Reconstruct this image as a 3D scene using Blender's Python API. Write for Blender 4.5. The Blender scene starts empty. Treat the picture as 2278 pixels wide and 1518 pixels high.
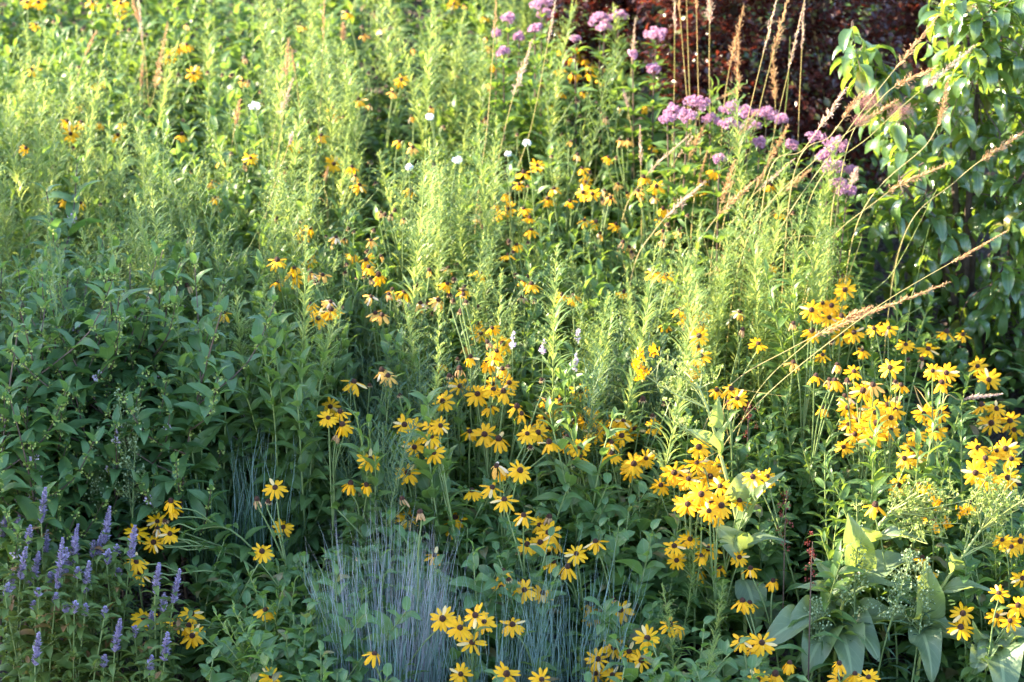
import bpy, math, random
import numpy as np
from mathutils import Vector, Matrix

R = math.radians
rng = np.random.default_rng(7)
random.seed(7)
scene = bpy.context.scene
COL = scene.collection

# ------------------------------------------------------------------ place
SLOPE = math.tan(R(12.0))
CAMZ = 4.14
PITCH = R(18.0)
HF = math.tan(R(8.75))
FWD = np.array([0, math.cos(PITCH), -math.sin(PITCH)])
UPV = np.array([0, math.sin(PITCH), math.cos(PITCH)])
CAM = np.array([0.0, 0.0, CAMZ])
SUN_AZ, SUN_EL = -82.0, 28.0
SUND = np.array([math.cos(R(SUN_EL)) * math.sin(R(SUN_AZ)), math.cos(R(SUN_EL)) * math.cos(R(SUN_AZ)), math.sin(R(SUN_EL))])


def gz(x, y):
    b = 0.05 * np.sin(1.3 * x + 0.4) * np.cos(0.9 * y) + 0.03 * np.sin(2.9 * x + 1.7 * y)
    return (y - 8.0) * SLOPE + b


def ray(px, py):
    nx = (px - 1139.0) / 1139.0 * HF
    ny = -(py - 759.0) / 1139.0 * HF
    d = FWD + nx * np.array([1.0, 0, 0]) + ny * UPV
    return d


def hit(px, py, h):
    """Where the line of sight through a photo pixel passes H metres above the ground."""
    d = ray(px, py)
    t = 9.0
    for _ in range(8):
        p = CAM + t * d
        f = p[2] - gz(p[0], p[1]) - h
        t += f / (SLOPE * d[1] - d[2])
    return CAM + t * d


def at_y(px, py, y):
    d = ray(px, py)
    return CAM + d * (y / d[1])


def proj(p):
    q = np.asarray(p, float) - CAM
    f = q @ FWD
    return 1139.0 + q[0] / f / HF * 1139.0, 759.0 - (q @ UPV) / f / HF * 1139.0


# ------------------------------------------------------------------ materials
def nodes(name):
    m = bpy.data.materials.new(name)
    m.use_nodes = True
    nt = m.node_tree
    nt.nodes.clear()
    return m, nt, nt.nodes.new, nt.links.new


def leaf_mat(name, dark, light, trans, tfac=0.45, rough=0.45, spec=0.5, midrib=None, scale=9.0, grad=None, old=None):
    """Leaf skin: colour differs leaf by leaf and in soft blotches, lets light through."""
    m, nt, N, L = nodes(name)
    out = N('ShaderNodeOutputMaterial')
    mix = N('ShaderNodeMixShader')
    mix.inputs[0].default_value = tfac
    p = N('ShaderNodeBsdfPrincipled')
    p.inputs['Roughness'].default_value = rough
    p.inputs['Specular IOR Level'].default_value = spec
    tr = N('ShaderNodeBsdfTranslucent')
    geo = N('ShaderNodeTexCoord')
    noi = N('ShaderNodeTexNoise')
    noi.inputs['Scale'].default_value = scale
    noi.inputs['Detail'].default_value = 4
    L(geo.outputs['Object'], noi.inputs['Vector'])
    att = N('ShaderNodeAttribute')
    att.attribute_name = 'rnd'
    oi = N('ShaderNodeObjectInfo')
    a1 = N('ShaderNodeMath'); a1.operation = 'MULTIPLY_ADD'
    L(noi.outputs['Fac'], a1.inputs[0]); a1.inputs[1].default_value = 0.9; a1.inputs[2].default_value = -0.25
    a2 = N('ShaderNodeMath'); a2.operation = 'MULTIPLY_ADD'
    L(att.outputs['Fac'], a2.inputs[0]); a2.inputs[1].default_value = 0.55; L(a1.outputs[0], a2.inputs[2])
    a3 = N('ShaderNodeMath'); a3.operation = 'MULTIPLY_ADD'; a3.use_clamp = True
    L(oi.outputs['Random'], a3.inputs[0]); a3.inputs[1].default_value = 0.3; L(a2.outputs[0], a3.inputs[2])
    cm = N('ShaderNodeMix'); cm.data_type = 'RGBA'
    L(a3.outputs[0], cm.inputs[0])
    cm.inputs[6].default_value = (*dark, 1)
    cm.inputs[7].default_value = (*light, 1)
    col = cm.outputs[2]
    if old is not None:
        cr = N('ShaderNodeMath'); cr.operation = 'GREATER_THAN'
        L(att.outputs['Fac'], cr.inputs[0]); cr.inputs[1].default_value = 1.0 - old[1]
        om = N('ShaderNodeMix'); om.data_type = 'RGBA'
        L(cr.outputs[0], om.inputs[0]); L(col, om.inputs[6]); om.inputs[7].default_value = (*old[0], 1)
        col = om.outputs[2]
    if midrib is not None:
        uv = N('ShaderNodeUVMap')
        sx = N('ShaderNodeSeparateXYZ'); L(uv.outputs[0], sx.inputs[0])
        b1 = N('ShaderNodeMath'); b1.operation = 'SUBTRACT'; L(sx.outputs[0], b1.inputs[0]); b1.inputs[1].default_value = 0.5
        b2 = N('ShaderNodeMath'); b2.operation = 'ABSOLUTE'; L(b1.outputs[0], b2.inputs[0])
        b3 = N('ShaderNodeMath'); b3.operation = 'LESS_THAN'; L(b2.outputs[0], b3.inputs[0]); b3.inputs[1].default_value = 0.045
        # side veins
        v1 = N('ShaderNodeMath'); v1.operation = 'MULTIPLY_ADD'; L(b2.outputs[0], v1.inputs[0]); v1.inputs[1].default_value = -0.55; L(sx.outputs[1], v1.inputs[2])
        v2 = N('ShaderNodeMath'); v2.operation = 'MULTIPLY'; L(v1.outputs[0], v2.inputs[0]); v2.inputs[1].default_value = 9.0
        v3 = N('ShaderNodeMath'); v3.operation = 'FRACT'; L(v2.outputs[0], v3.inputs[0])
        v4 = N('ShaderNodeMath'); v4.operation = 'LESS_THAN'; L(v3.outputs[0], v4.inputs[0]); v4.inputs[1].default_value = 0.10
        v5 = N('ShaderNodeMath'); v5.operation = 'MULTIPLY'; L(v4.outputs[0], v5.inputs[0]); v5.inputs[1].default_value = 0.45
        v6 = N('ShaderNodeMath'); v6.operation = 'MAXIMUM'; L(v5.outputs[0], v6.inputs[0]); L(b3.outputs[0], v6.inputs[1])
        v7 = N('ShaderNodeMath'); v7.operation = 'MULTIPLY'; L(v6.outputs[0], v7.inputs[0]); v7.inputs[1].default_value = 0.7
        mm = N('ShaderNodeMix'); mm.data_type = 'RGBA'
        L(v7.outputs[0], mm.inputs[0]); L(col, mm.inputs[6]); mm.inputs[7].default_value = (*midrib, 1)
        col = mm.outputs[2]
    L(col, p.inputs['Base Color'])
    tm = N('ShaderNodeMix'); tm.data_type = 'RGBA'
    tm.inputs[0].default_value = 0.8
    L(col, tm.inputs[6]); tm.inputs[7].default_value = (*trans, 1)
    L(tm.outputs[2], tr.inputs['Color'])
    bmp = N('ShaderNodeBump'); bmp.inputs['Strength'].default_value = 0.25; bmp.inputs['Distance'].default_value = 0.004
    n2 = N('ShaderNodeTexNoise'); n2.inputs['Scale'].default_value = 120
    L(geo.outputs['Object'], n2.inputs['Vector']); L(n2.outputs['Fac'], bmp.inputs['Height']); L(bmp.outputs[0], p.inputs['Normal'])
    L(p.outputs[0], mix.inputs[1]); L(tr.outputs[0], mix.inputs[2]); L(mix.outputs[0], out.inputs[0])
    return m


def plain_mat(name, a, b, rough=0.6, spec=0.4, scale=40.0, bump=0.3, tfac=0.0):
    m, nt, N, L = nodes(name)
    out = N('ShaderNodeOutputMaterial')
    p = N('ShaderNodeBsdfPrincipled')
    p.inputs['Roughness'].default_value = rough
    p.inputs['Specular IOR Level'].default_value = spec
    tc = N('ShaderNodeTexCoord'); n = N('ShaderNodeTexNoise'); n.inputs['Scale'].default_value = scale; n.inputs['Detail'].default_value = 5
    L(tc.outputs['Object'], n.inputs['Vector'])
    att = N('ShaderNodeAttribute'); att.attribute_name = 'rnd'
    ad = N('ShaderNodeMath'); ad.operation = 'MULTIPLY_ADD'; ad.use_clamp = True
    L(att.outputs['Fac'], ad.inputs[0]); ad.inputs[1].default_value = 0.6
    s = N('ShaderNodeMath'); s.operation = 'MULTIPLY_ADD'; L(n.outputs['Fac'], s.inputs[0]); s.inputs[1].default_value = 1.1; s.inputs[2].default_value = -0.35
    L(s.outputs[0], ad.inputs[2])
    cm = N('ShaderNodeMix'); cm.data_type = 'RGBA'
    L(ad.outputs[0], cm.inputs[0]); cm.inputs[6].default_value = (*a, 1); cm.inputs[7].default_value = (*b, 1)
    L(cm.outputs[2], p.inputs['Base Color'])
    if bump:
        bm = N('ShaderNodeBump'); bm.inputs['Strength'].default_value = bump; bm.inputs['Distance'].default_value = 0.01
        L(n.outputs['Fac'], bm.inputs['Height']); L(bm.outputs[0], p.inputs['Normal'])
    if tfac:
        mx = N('ShaderNodeMixShader'); mx.inputs[0].default_value = tfac
        t = N('ShaderNodeBsdfTranslucent'); L(cm.outputs[2], t.inputs['Color'])
        L(p.outputs[0], mx.inputs[1]); L(t.outputs[0], mx.inputs[2]); L(mx.outputs[0], out.inputs[0])
    else:
        L(p.outputs[0], out.inputs[0])
    return m


M = {}
M['goldenrod'] = leaf_mat('goldenrod_leaf', (0.090, 0.155, 0.048), (0.180, 0.270, 0.085), (0.50, 0.58, 0.14), 0.50, 0.42, 0.5)
M['feather'] = leaf_mat('feathery_leaf', (0.065, 0.125, 0.040), (0.125, 0.20, 0.060), (0.30, 0.40, 0.07), 0.48, 0.5, 0.4)
M['feather_blue'] = leaf_mat('blue_green_leaf', (0.040, 0.085, 0.055), (0.085, 0.150, 0.085), (0.16, 0.26, 0.09), 0.42, 0.5, 0.4)
M['lance'] = leaf_mat('lance_leaf', (0.045, 0.105, 0.028), (0.100, 0.185, 0.045), (0.30, 0.42, 0.04), 0.45, 0.42, 0.5, midrib=(0.2, 0.28, 0.1))
M['oval'] = leaf_mat('oval_leaf', (0.058, 0.120, 0.040), (0.120, 0.205, 0.065), (0.28, 0.42, 0.05), 0.45, 0.40, 0.5, midrib=(0.2, 0.28, 0.13))
M['susan_leaf'] = leaf_mat('susan_leaf', (0.055, 0.120, 0.034), (0.110, 0.195, 0.055), (0.30, 0.44, 0.05), 0.45, 0.5, 0.4, midrib=(0.17, 0.24, 0.1))
M['broad'] = leaf_mat('broad_leaf', (0.046, 0.110, 0.038), (0.100, 0.190, 0.062), (0.26, 0.42, 0.05), 0.42, 0.4, 0.5, midrib=(0.17, 0.25, 0.12), old=((0.16, 0.13, 0.06), 0.05))
M['mint'] = leaf_mat('mint_leaf', (0.046, 0.110, 0.042), (0.098, 0.185, 0.068), (0.23, 0.40, 0.05), 0.40, 0.42, 0.5, midrib=(0.12, 0.19, 0.08))
M['hyssop_leaf'] = leaf_mat('hyssop_leaf', (0.065, 0.120, 0.032), (0.130, 0.195, 0.050), (0.26, 0.34, 0.05), 0.42, 0.5, 0.4, old=((0.25, 0.13, 0.06), 0.06))
M['rosin'] = leaf_mat('rosinweed_leaf', (0.110, 0.170, 0.095), (0.190, 0.255, 0.140), (0.48, 0.58, 0.06), 0.45, 0.38, 0.55, midrib=(0.36, 0.44, 0.22), scale=5)
M['tree'] = leaf_mat('glossy_leaf', (0.040, 0.090, 0.036), (0.085, 0.155, 0.050), (0.34, 0.48, 0.03), 0.40, 0.22, 1.0, midrib=(0.16, 0.24, 0.09), old=((0.16, 0.14, 0.04), 0.05))
M['red'] = leaf_mat('dark_red_leaf', (0.026, 0.010, 0.012), (0.075, 0.026, 0.020), (0.30, 0.050, 0.025), 0.30, 0.26, 0.7, old=((0.10, 0.11, 0.035), 0.10))
M['joe_leaf'] = leaf_mat('joe_pye_leaf', (0.045, 0.105, 0.030), (0.095, 0.175, 0.045), (0.28, 0.42, 0.04), 0.45, 0.45, 0.45, midrib=(0.15, 0.22, 0.08))
M['undergrowth'] = leaf_mat('undergrowth_leaf', (0.038, 0.085, 0.027), (0.095, 0.165, 0.043), (0.20, 0.32, 0.04), 0.42, 0.5, 0.4, old=((0.15, 0.11, 0.05), 0.04))
M['conifer'] = leaf_mat('blue_shrub_leaf', (0.060, 0.120, 0.080), (0.10, 0.175, 0.115), (0.14, 0.25, 0.10), 0.3, 0.6, 0.3)
M['shade'] = leaf_mat('shade_tree_leaf', (0.04, 0.08, 0.03), (0.07, 0.12, 0.04), (0.15, 0.25, 0.04), 0.3, 0.5, 0.4)
M['petal'] = leaf_mat('yellow_petal', (0.80, 0.38, 0.005), (0.90, 0.50, 0.010), (0.95, 0.52, 0.008), 0.42, 0.5, 0.3, scale=30, old=((0.82, 0.62, 0.28), 0.035))
M['petal_old'] = leaf_mat('faded_petal', (0.70, 0.30, 0.030), (0.85, 0.55, 0.16), (0.90, 0.50, 0.06), 0.42, 0.6, 0.25, scale=30, old=((0.80, 0.68, 0.50), 0.2))
M['petal_dry'] = leaf_mat('withered_petal', (0.42, 0.22, 0.10), (0.62, 0.42, 0.24), (0.6, 0.36, 0.14), 0.4, 0.7, 0.2, scale=30)
M['cone'] = plain_mat('brown_cone', (0.020, 0.007, 0.005), (0.085, 0.026, 0.012), 0.6, 0.35, 500, 0.8)
M['stem'] = plain_mat('hairy_stem', (0.10, 0.15, 0.05), (0.20, 0.26, 0.10), 0.5, 0.4, 60, 0.1)
M['gold_stem'] = plain_mat('pale_green_stem', (0.14, 0.19, 0.05), (0.27, 0.32, 0.10), 0.45, 0.4, 60, 0.1)
M['mint_stem'] = plain_mat('purple_brown_stem', (0.055, 0.035, 0.035), (0.12, 0.08, 0.06), 0.5, 0.4, 60, 0.1)
M['rosin_stem'] = plain_mat('rosinweed_stalk', (0.22, 0.27, 0.07), (0.36, 0.38, 0.14), 0.35, 0.5, 40, 0.1)
M['bud'] = plain_mat('green_bud', (0.22, 0.29, 0.06), (0.38, 0.44, 0.12), 0.5, 0.4, 90, 0.2, 0.2)
M['spike'] = plain_mat('purple_floret', (0.20, 0.16, 0.30), (0.56, 0.48, 0.70), 0.6, 0.3, 60, 0.2, 0.3)
M['joe'] = plain_mat('pink_floret', (0.34, 0.14, 0.26), (0.70, 0.43, 0.58), 0.6, 0.3, 60, 0.1, 0.35)
M['plume'] = plain_mat('tan_plume', (0.40, 0.21, 0.09), (0.66, 0.42, 0.24), 0.6, 0.3, 50, 0.1, 0.35)
M['plume_pink'] = plain_mat('pinkish_plume', (0.48, 0.30, 0.22), (0.74, 0.56, 0.46), 0.6, 0.3, 50, 0.1, 0.35)
M['culm'] = plain_mat('grass_culm', (0.30, 0.28, 0.08), (0.55, 0.40, 0.18), 0.45, 0.4, 6, 0.0, 0.2)
M['culm_green'] = plain_mat('green_culm', (0.16, 0.24, 0.06), (0.36, 0.36, 0.12), 0.45, 0.4, 6, 0.0, 0.2)
M['blue_blade'] = plain_mat('blue_grey_blade', (0.10, 0.20, 0.15), (0.32, 0.42, 0.42), 0.5, 0.4, 12, 0.0, 0.3)
M['purple_blade'] = plain_mat('purple_grass_stem', (0.22, 0.22, 0.26), (0.40, 0.40, 0.45), 0.5, 0.4, 12, 0.0, 0.25)
M['green_blade'] = plain_mat('dark_green_blade', (0.035, 0.085, 0.040), (0.085, 0.160, 0.075), 0.45, 0.4, 12, 0.0, 0.35)
M['white'] = plain_mat('white_floret', (0.65, 0.66, 0.72), (0.85, 0.86, 0.90), 0.6, 0.3, 60, 0.1, 0.3)
M['whitebud'] = plain_mat('white_green_bud', (0.16, 0.26, 0.11), (0.50, 0.58, 0.38), 0.6, 0.3, 60, 0.1, 0.3)
M['lilac'] = plain_mat('lilac_floret', (0.55, 0.40, 0.62), (0.80, 0.68, 0.85), 0.6, 0.3, 60, 0.1, 0.3)
M['redseed'] = plain_mat('red_seed', (0.10, 0.012, 0.012), (0.26, 0.045, 0.03), 0.45, 0.5, 90, 0.2, 0.25)
M['bark'] = plain_mat('brown_bark', (0.05, 0.035, 0.03), (0.13, 0.095, 0.08), 0.8, 0.2, 30, 0.6)
M['smoke'] = plain_mat('pink_smoke_plume', (0.34, 0.13, 0.13), (0.55, 0.30, 0.27), 0.6, 0.3, 60, 0.0, 0.4)


def soil_mat():
    m, nt, N, L = nodes('mulch_soil')
    out = N('ShaderNodeOutputMaterial'); p = N('ShaderNodeBsdfPrincipled')
    tc = N('ShaderNodeTexCoord')
    n1 = N('ShaderNodeTexNoise'); n1.inputs['Scale'].default_value = 3.5; n1.inputs['Detail'].default_value = 8
    n2 = N('ShaderNodeTexVoronoi'); n2.inputs['Scale'].default_value = 55
    L(tc.outputs['Object'], n1.inputs['Vector']); L(tc.outputs['Object'], n2.inputs['Vector'])
    r = N('ShaderNodeValToRGB')
    r.color_ramp.elements[0].color = (0.018, 0.012, 0.012, 1); r.color_ramp.elements[1].color = (0.10, 0.07, 0.065, 1)
    r.color_ramp.elements[0].position = 0.3; r.color_ramp.elements[1].position = 0.75
    mx = N('ShaderNodeMath'); mx.operation = 'MULTIPLY_ADD'; L(n2.outputs['Distance'], mx.inputs[0]); mx.inputs[1].default_value = 0.5; L(n1.outputs['Fac'], mx.inputs[2])
    sb = N('ShaderNodeMath'); sb.operation = 'SUBTRACT'; L(mx.outputs[0], sb.inputs[0]); sb.inputs[1].default_value = 0.12
    L(sb.outputs[0], r.inputs[0]); L(r.outputs[0], p.inputs['Base Color'])
    p.inputs['Roughness'].default_value = 0.9
    b = N('ShaderNodeBump'); b.inputs['Distance'].default_value = 0.03; L(n2.outputs['Distance'], b.inputs['Height']); L(b.outputs[0], p.inputs['Normal'])
    L(p.outputs[0], out.inputs[0])
    return m


M['soil'] = soil_mat()

# ------------------------------------------------------------------ mesh builder


def unit(v):
    v = np.asarray(v, float)
    n = np.linalg.norm(v, axis=-1, keepdims=True)
    return v / np.maximum(n, 1e-9)


class MB:
    def __init__(self):
        self.v, self.f, self.uv, self.r, self.n = [], [], [], [], 0
        self.uvv = []

    def add(self, verts, quads, uv=None, rnd=None):
        k = len(verts)
        self.v.append(verts)
        self.f.append(quads + self.n)
        self.uvv.append(uv if uv is not None else np.zeros((k, 2)))
        self.r.append(np.full(k, rnd if rnd is not None else rng.random()) if np.isscalar(rnd) or rnd is None else rnd)
        self.n += k

    def leaves(self, T, O, D, Nn, Ln, W):
        """Copies of leaf template T: origins O, along D, upper side Nn, length Ln, width W."""
        O = np.atleast_2d(O).astype(float); k = len(O)
        if k == 0:
            return
        D = unit(np.broadcast_to(D, (k, 3)))
        Nn = np.broadcast_to(Nn, (k, 3))
        Nn = unit(Nn - (Nn * D).sum(1, keepdims=True) * D)
        S = np.cross(D, Nn)
        Ln = np.broadcast_to(Ln, (k,)).astype(float); W = np.broadcast_to(W, (k,)).astype(float)
        tv, tq, tu = T
        V = (O[:, None, :] + (tv[None, :, 0:1] * W[:, None, None]) * S[:, None, :]
             + (tv[None, :, 1:2] * Ln[:, None, None]) * D[:, None, :]
             + (tv[None, :, 2:3] * Ln[:, None, None]) * Nn[:, None, :]
             + (tv[None, :, 3:4] * W[:, None, None]) * Nn[:, None, :])
        m = len(tv)
        F = (tq[None] + (np.arange(k) * m)[:, None, None]).reshape(-1, 4)
        self.add(V.reshape(-1, 3), F, np.tile(tu, (k, 1)), np.repeat(rng.random(k), m))

    def tube(self, P, rad, sides=4, rnd=None):
        P = np.asarray(P, float); k = len(P)
        rad = np.broadcast_to(rad, (k,))
        T = unit(np.gradient(P, axis=0))
        ref = np.where(np.abs(T[:, 2:3]) > 0.9, np.array([[1.0, 0.1, 0]]), np.array([[0, 0, 1.0]]))
        A = unit(np.cross(T, ref)); B = np.cross(T, A)
        for i in range(1, k):
            if (A[i] * A[i - 1]).sum() < 0:
                A[i] *= -1; B[i] *= -1
        an = np.arange(sides) / sides * 2 * np.pi
        V = P[:, None, :] + rad[:, None, None] * (np.cos(an)[None, :, None] * A[:, None, :] + np.sin(an)[None, :, None] * B[:, None, :])
        i, j = np.meshgrid(np.arange(k - 1), np.arange(sides), indexing='ij')
        j2 = (j + 1) % sides
        F = np.stack([i * sides + j, i * sides + j2, (i + 1) * sides + j2, (i + 1) * sides + j], -1).reshape(-1, 4)
        uv = np.zeros((k * sides, 2)); uv[:, 1] = np.repeat(np.linspace(0, 1, k), sides)
        self.add(V.reshape(-1, 3), F, uv, rnd)

    def mesh(self, name, mat, smooth=True):
        V = np.concatenate(self.v).astype(np.float32); F = np.concatenate(self.f).astype(np.int32)
        me = bpy.data.meshes.new(name)
        me.vertices.add(len(V)); me.vertices.foreach_set('co', V.ravel())
        me.loops.add(F.size); me.loops.foreach_set('vertex_index', F.ravel())
        me.polygons.add(len(F))
        me.polygons.foreach_set('loop_start', np.arange(0, F.size, 4, dtype=np.int32))
        me.polygons.foreach_set('loop_total', np.full(len(F), 4, dtype=np.int32))
        if smooth:
            me.polygons.foreach_set('use_smooth', np.ones(len(F), dtype=bool))
        me.update(calc_edges=True)
        uv = me.uv_layers.new(name='uv')
        uv.data.foreach_set('uv', np.concatenate(self.uvv)[F.ravel()].astype(np.float32).ravel())
        at = me.attributes.new('rnd', 'FLOAT', 'POINT')
        at.data.foreach_set('value', np.concatenate(self.r).astype(np.float32))
        me.materials.append(mat)
        return me


def leaf_t(nl=5, a=0.6, b=0.9, fold=0.25, bend0=20, bend1=-30, nw=2, tipw=0.02, wave=0.0, basew=0.05):
    """Leaf outline t^a(1-t)^b, folded along the midrib, bending from bend0 to bend1 degrees."""
    t = np.linspace(0, 1, nl + 1)
    w = np.maximum(t, 1e-4) ** a * np.maximum(1 - t, 1e-4) ** b
    w = w / w.max()
    w[0] = max(w[0], basew); w[-1] = tipw
    th = np.radians(bend0 + (bend1 - bend0) * t)
    y = np.concatenate([[0], np.cumsum(np.cos((th[:-1] + th[1:]) / 2))]) / nl
    z = np.concatenate([[0], np.cumsum(np.sin((th[:-1] + th[1:]) / 2))]) / nl
    s = np.linspace(-1, 1, nw + 1)
    V, U = [], []
    for i in range(nl + 1):
        for q in s:
            x = q * w[i] / 2
            wz = wave * math.sin(9 * t[i] + 2.0 * q) * abs(q) * w[i]
            V.append((x, y[i], z[i], fold * abs(x) * 2 * 0.5 + wz)); U.append((0.5 + q * 0.5, t[i]))
    k = nw + 1
    F = [(i * k + j, i * k + j + 1, (i + 1) * k + j + 1, (i + 1) * k + j) for i in range(nl) for j in range(nw)]
    return np.array(V), np.array(F), np.array(U)


LT = {
    'narrow': leaf_t(4, 0.30, 0.6, 0.2, 25, -35, 1),
    'narrow2': leaf_t(4, 0.30, 0.6, 0.2, 10, -60, 1),
    'thread': leaf_t(2, 0.2, 0.5, 0, 10, -20, 1),
    'lance': leaf_t(5, 0.50, 0.95, 0.45, 25, -40, 2, wave=0.06),
    'lance2': leaf_t(5, 0.50, 0.95, 0.35, 15, -65, 2, wave=0.1),
    'ovate': leaf_t(6, 0.42, 0.85, 0.40, 22, -38, 2, wave=0.07),
    'ovate2': leaf_t(6, 0.42, 0.85, 0.30, 10, -70, 2, wave=0.12),
    'broad': leaf_t(6, 0.38, 0.55, 0.30, 20, -45, 2, wave=0.1),
    'broad2': leaf_t(6, 0.38, 0.55, 0.45, 5, -60, 2, wave=0.15),
    'tree': leaf_t(5, 0.55, 0.60, 0.75, 15, -55, 2, wave=0.05),
    'tree2': leaf_t(5, 0.55, 0.60, 0.35, 25, -85, 2, wave=0.08),
    'small': leaf_t(3, 0.5, 0.6, 0.5, 15, -35, 2),
    'petal': leaf_t(4, 0.40, 0.22, -0.35, 4, -12, 2, tipw=0.35, basew=0.35),
    'petald': leaf_t(4, 0.40, 0.22, -0.45, -5, -45, 2, tipw=0.35, basew=0.35),
    'petalc': leaf_t(4, 0.45, 0.40, -0.9, 10, -95, 2, tipw=0.2, basew=0.3),
    'big': leaf_t(12, 0.34, 0.95, 0.45, 18, -45, 6, wave=0.22, basew=0.25),
    'big2': leaf_t(12, 0.34, 0.95, 0.60, 30, -15, 6, wave=0.20, basew=0.25),
    'big3': leaf_t(12, 0.32, 0.80, 0.40, 35, -70, 6, wave=0.28, basew=0.3),
    'bract': leaf_t(3, 0.5, 0.5, 0.4, 30, -10, 2),
}


def perp(d):
    d = unit(d)
    a = np.cross(d, [0, 0, 1.0])
    if np.linalg.norm(a) < 1e-3:
        a = np.array([1.0, 0, 0])
    return unit(a)


def curve(pts, n=10):
    """Smooth line through the points (Catmull-Rom)."""
    P = [np.asarray(p, float) for p in pts]
    P = [2 * P[0] - P[1]] + P + [2 * P[-1] - P[-2]]
    out = []
    m = len(P) - 3
    per = max(2, n // m)
    for i in range(m):
        p0, p1, p2, p3 = P[i:i + 4]
        for t in np.linspace(0, 1, per, endpoint=False):
            out.append(0.5 * ((2 * p1) + (-p0 + p2) * t + (2 * p0 - 5 * p1 + 4 * p2 - p3) * t * t + (-p0 + 3 * p1 - 3 * p2 + p3) * t ** 3))
    out.append(P[-2])
    return np.array(out)


def on(P, t):
    """Points and tangents at fractions t of polyline P."""
    P = np.asarray(P); t = np.atleast_1d(t)
    x = t * (len(P) - 1); i = np.clip(x.astype(int), 0, len(P) - 2); f = (x - i)[:, None]
    T = unit(np.gradient(P, axis=0))
    return P[i] * (1 - f) + P[i + 1] * f, unit(T[i] * (1 - f) + T[i + 1] * f)


def spiral_leaves(mb, P, t, el, T, L, W, az0=0.0, step=2.4, jit=0.25, down=0.0):
    """Leaves set round stem P at fractions t, rising el degrees from the horizontal."""
    k = len(t)
    o, tg = on(P, t)
    az = az0 + np.arange(k) * step + rng.normal(0, jit, k)
    el = np.radians(np.broadcast_to(el, (k,)) + rng.normal(0, 8, k))
    D = np.stack([np.cos(az) * np.cos(el), np.sin(az) * np.cos(el), np.sin(el)], 1)
    D = unit(D + 0.35 * (tg - np.array([0, 0, 1.0])))
    Nn = np.array([0, 0, 1.0]) + rng.normal(0, 0.25, (k, 3))
    if isinstance(T, (list, tuple)) and isinstance(T[0], str):
        which = rng.integers(0, len(T), k)
        for q, name in enumerate(T):
            s = which == q
            mb.leaves(LT[name], o[s], D[s], Nn[s], np.broadcast_to(L, (k,))[s], np.broadcast_to(W, (k,))[s])
    else:
        mb.leaves(LT[T], o, D, Nn, L, W)
    return o, D


# ------------------------------------------------------------------ objects
def tag(o, label=None, cat=None, group=None, kind=None):
    if label: o['label'] = label
    if cat: o['category'] = cat
    if group: o['group'] = group
    o['kind'] = kind or 'thing'
    return o


def empty(name, loc, rz=0.0):
    e = bpy.data.objects.new(name, None)
    e.empty_display_size = 0.05
    e.location = Vector(loc); e.rotation_euler = (0, 0, rz)
    COL.objects.link(e)
    return e


def part(name, me, parent=None):
    o = bpy.data.objects.new(name, me)
    COL.objects.link(o)
    if parent is not None:
        o.parent = parent
    return o


PLANTS = []      # (object, kind word, adjective, photo x, photo y, dict)


def note(o, cat, noun, px, py, group, extra=''):
    tag(o, None, cat, group)
    PLANTS.append([o, noun, px, py, group, extra])


def copy_plant(parts, name, loc, rz, sc, tilt=(0, 0)):
    e = empty(name, loc, rz)
    e.scale = (sc, sc, sc)
    e.rotation_euler = (tilt[0], tilt[1], rz)
    for nm, me in parts:
        part(nm, me, e)
    return e


# ------------------------------------------------------------------ plant kinds (each returns [(part name, mesh)])
def stem_line(h, lean=0.06, n=8):
    a = rng.uniform(0, 6.28); l = lean * h * rng.uniform(0.3, 1.2); b = rng.uniform(0, 6.28)
    t = np.linspace(0, 1, n + 1)
    x = l * np.cos(a) * t ** 1.8 + 0.012 * np.sin(5 * t + b); y = l * np.sin(a) * t ** 1.8 + 0.012 * np.cos(4 * t + b)
    return np.stack([x - x[0], y - y[0], h * t], 1)


def goldenrod(h, full=1.0):
    P = stem_line(h, 0.15 if full == 1.0 else 0.08)
    s = MB(); s.tube(P, np.linspace(0.0035, 0.0012, len(P)))
    f = MB()
    n = int(112 * h * full)
    t = np.linspace(0.16, 0.86, n)
    L = np.interp(t, [0, 0.3, 0.6, 0.86], [0.085, 0.098, 0.078, 0.042]) * rng.uniform(0.8, 1.15, n)
    spiral_leaves(f, P, t, np.interp(t, [0.1, 0.45, 0.9], [8, 40, 58]), ['narrow', 'narrow2'], L * 1.02 * (0.6 + 0.4 * full), L * 0.088)
    for tt in np.linspace(0.68, 0.985, 44):              # young side sprays near the tip
        o, tg = on(P, tt)
        az = rng.uniform(0, 6.28); bl = np.interp(tt, [0.68, 0.80, 1], [0.050, 0.068, 0.014]) * rng.uniform(0.7, 1.2) * full
        d = unit(np.array([math.cos(az), math.sin(az), 0.9]))
        Q = np.stack([o[0], o[0] + d * bl * 0.5, o[0] + d * bl + np.array([math.cos(az), math.sin(az), 0]) * bl * 0.25])
        k = max(3, int(bl * 170))
        spiral_leaves(f, Q, np.linspace(0.2, 1, k), 45, 'thread', 0.013, 0.0032)
        f.leaves(LT['narrow'], o, d, [0, 0, 1], bl * 1.15, 0.005)
    o, tg = on(P, np.linspace(0.95, 1, 10))
    spiral_leaves(f, P, np.linspace(0.93, 1, 16), 68, 'thread', 0.018, 0.0035)
    return [('stem', s.mesh('stem', M['gold_stem'])), ('foliage', f.mesh('foliage', M['goldenrod']))]


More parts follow.
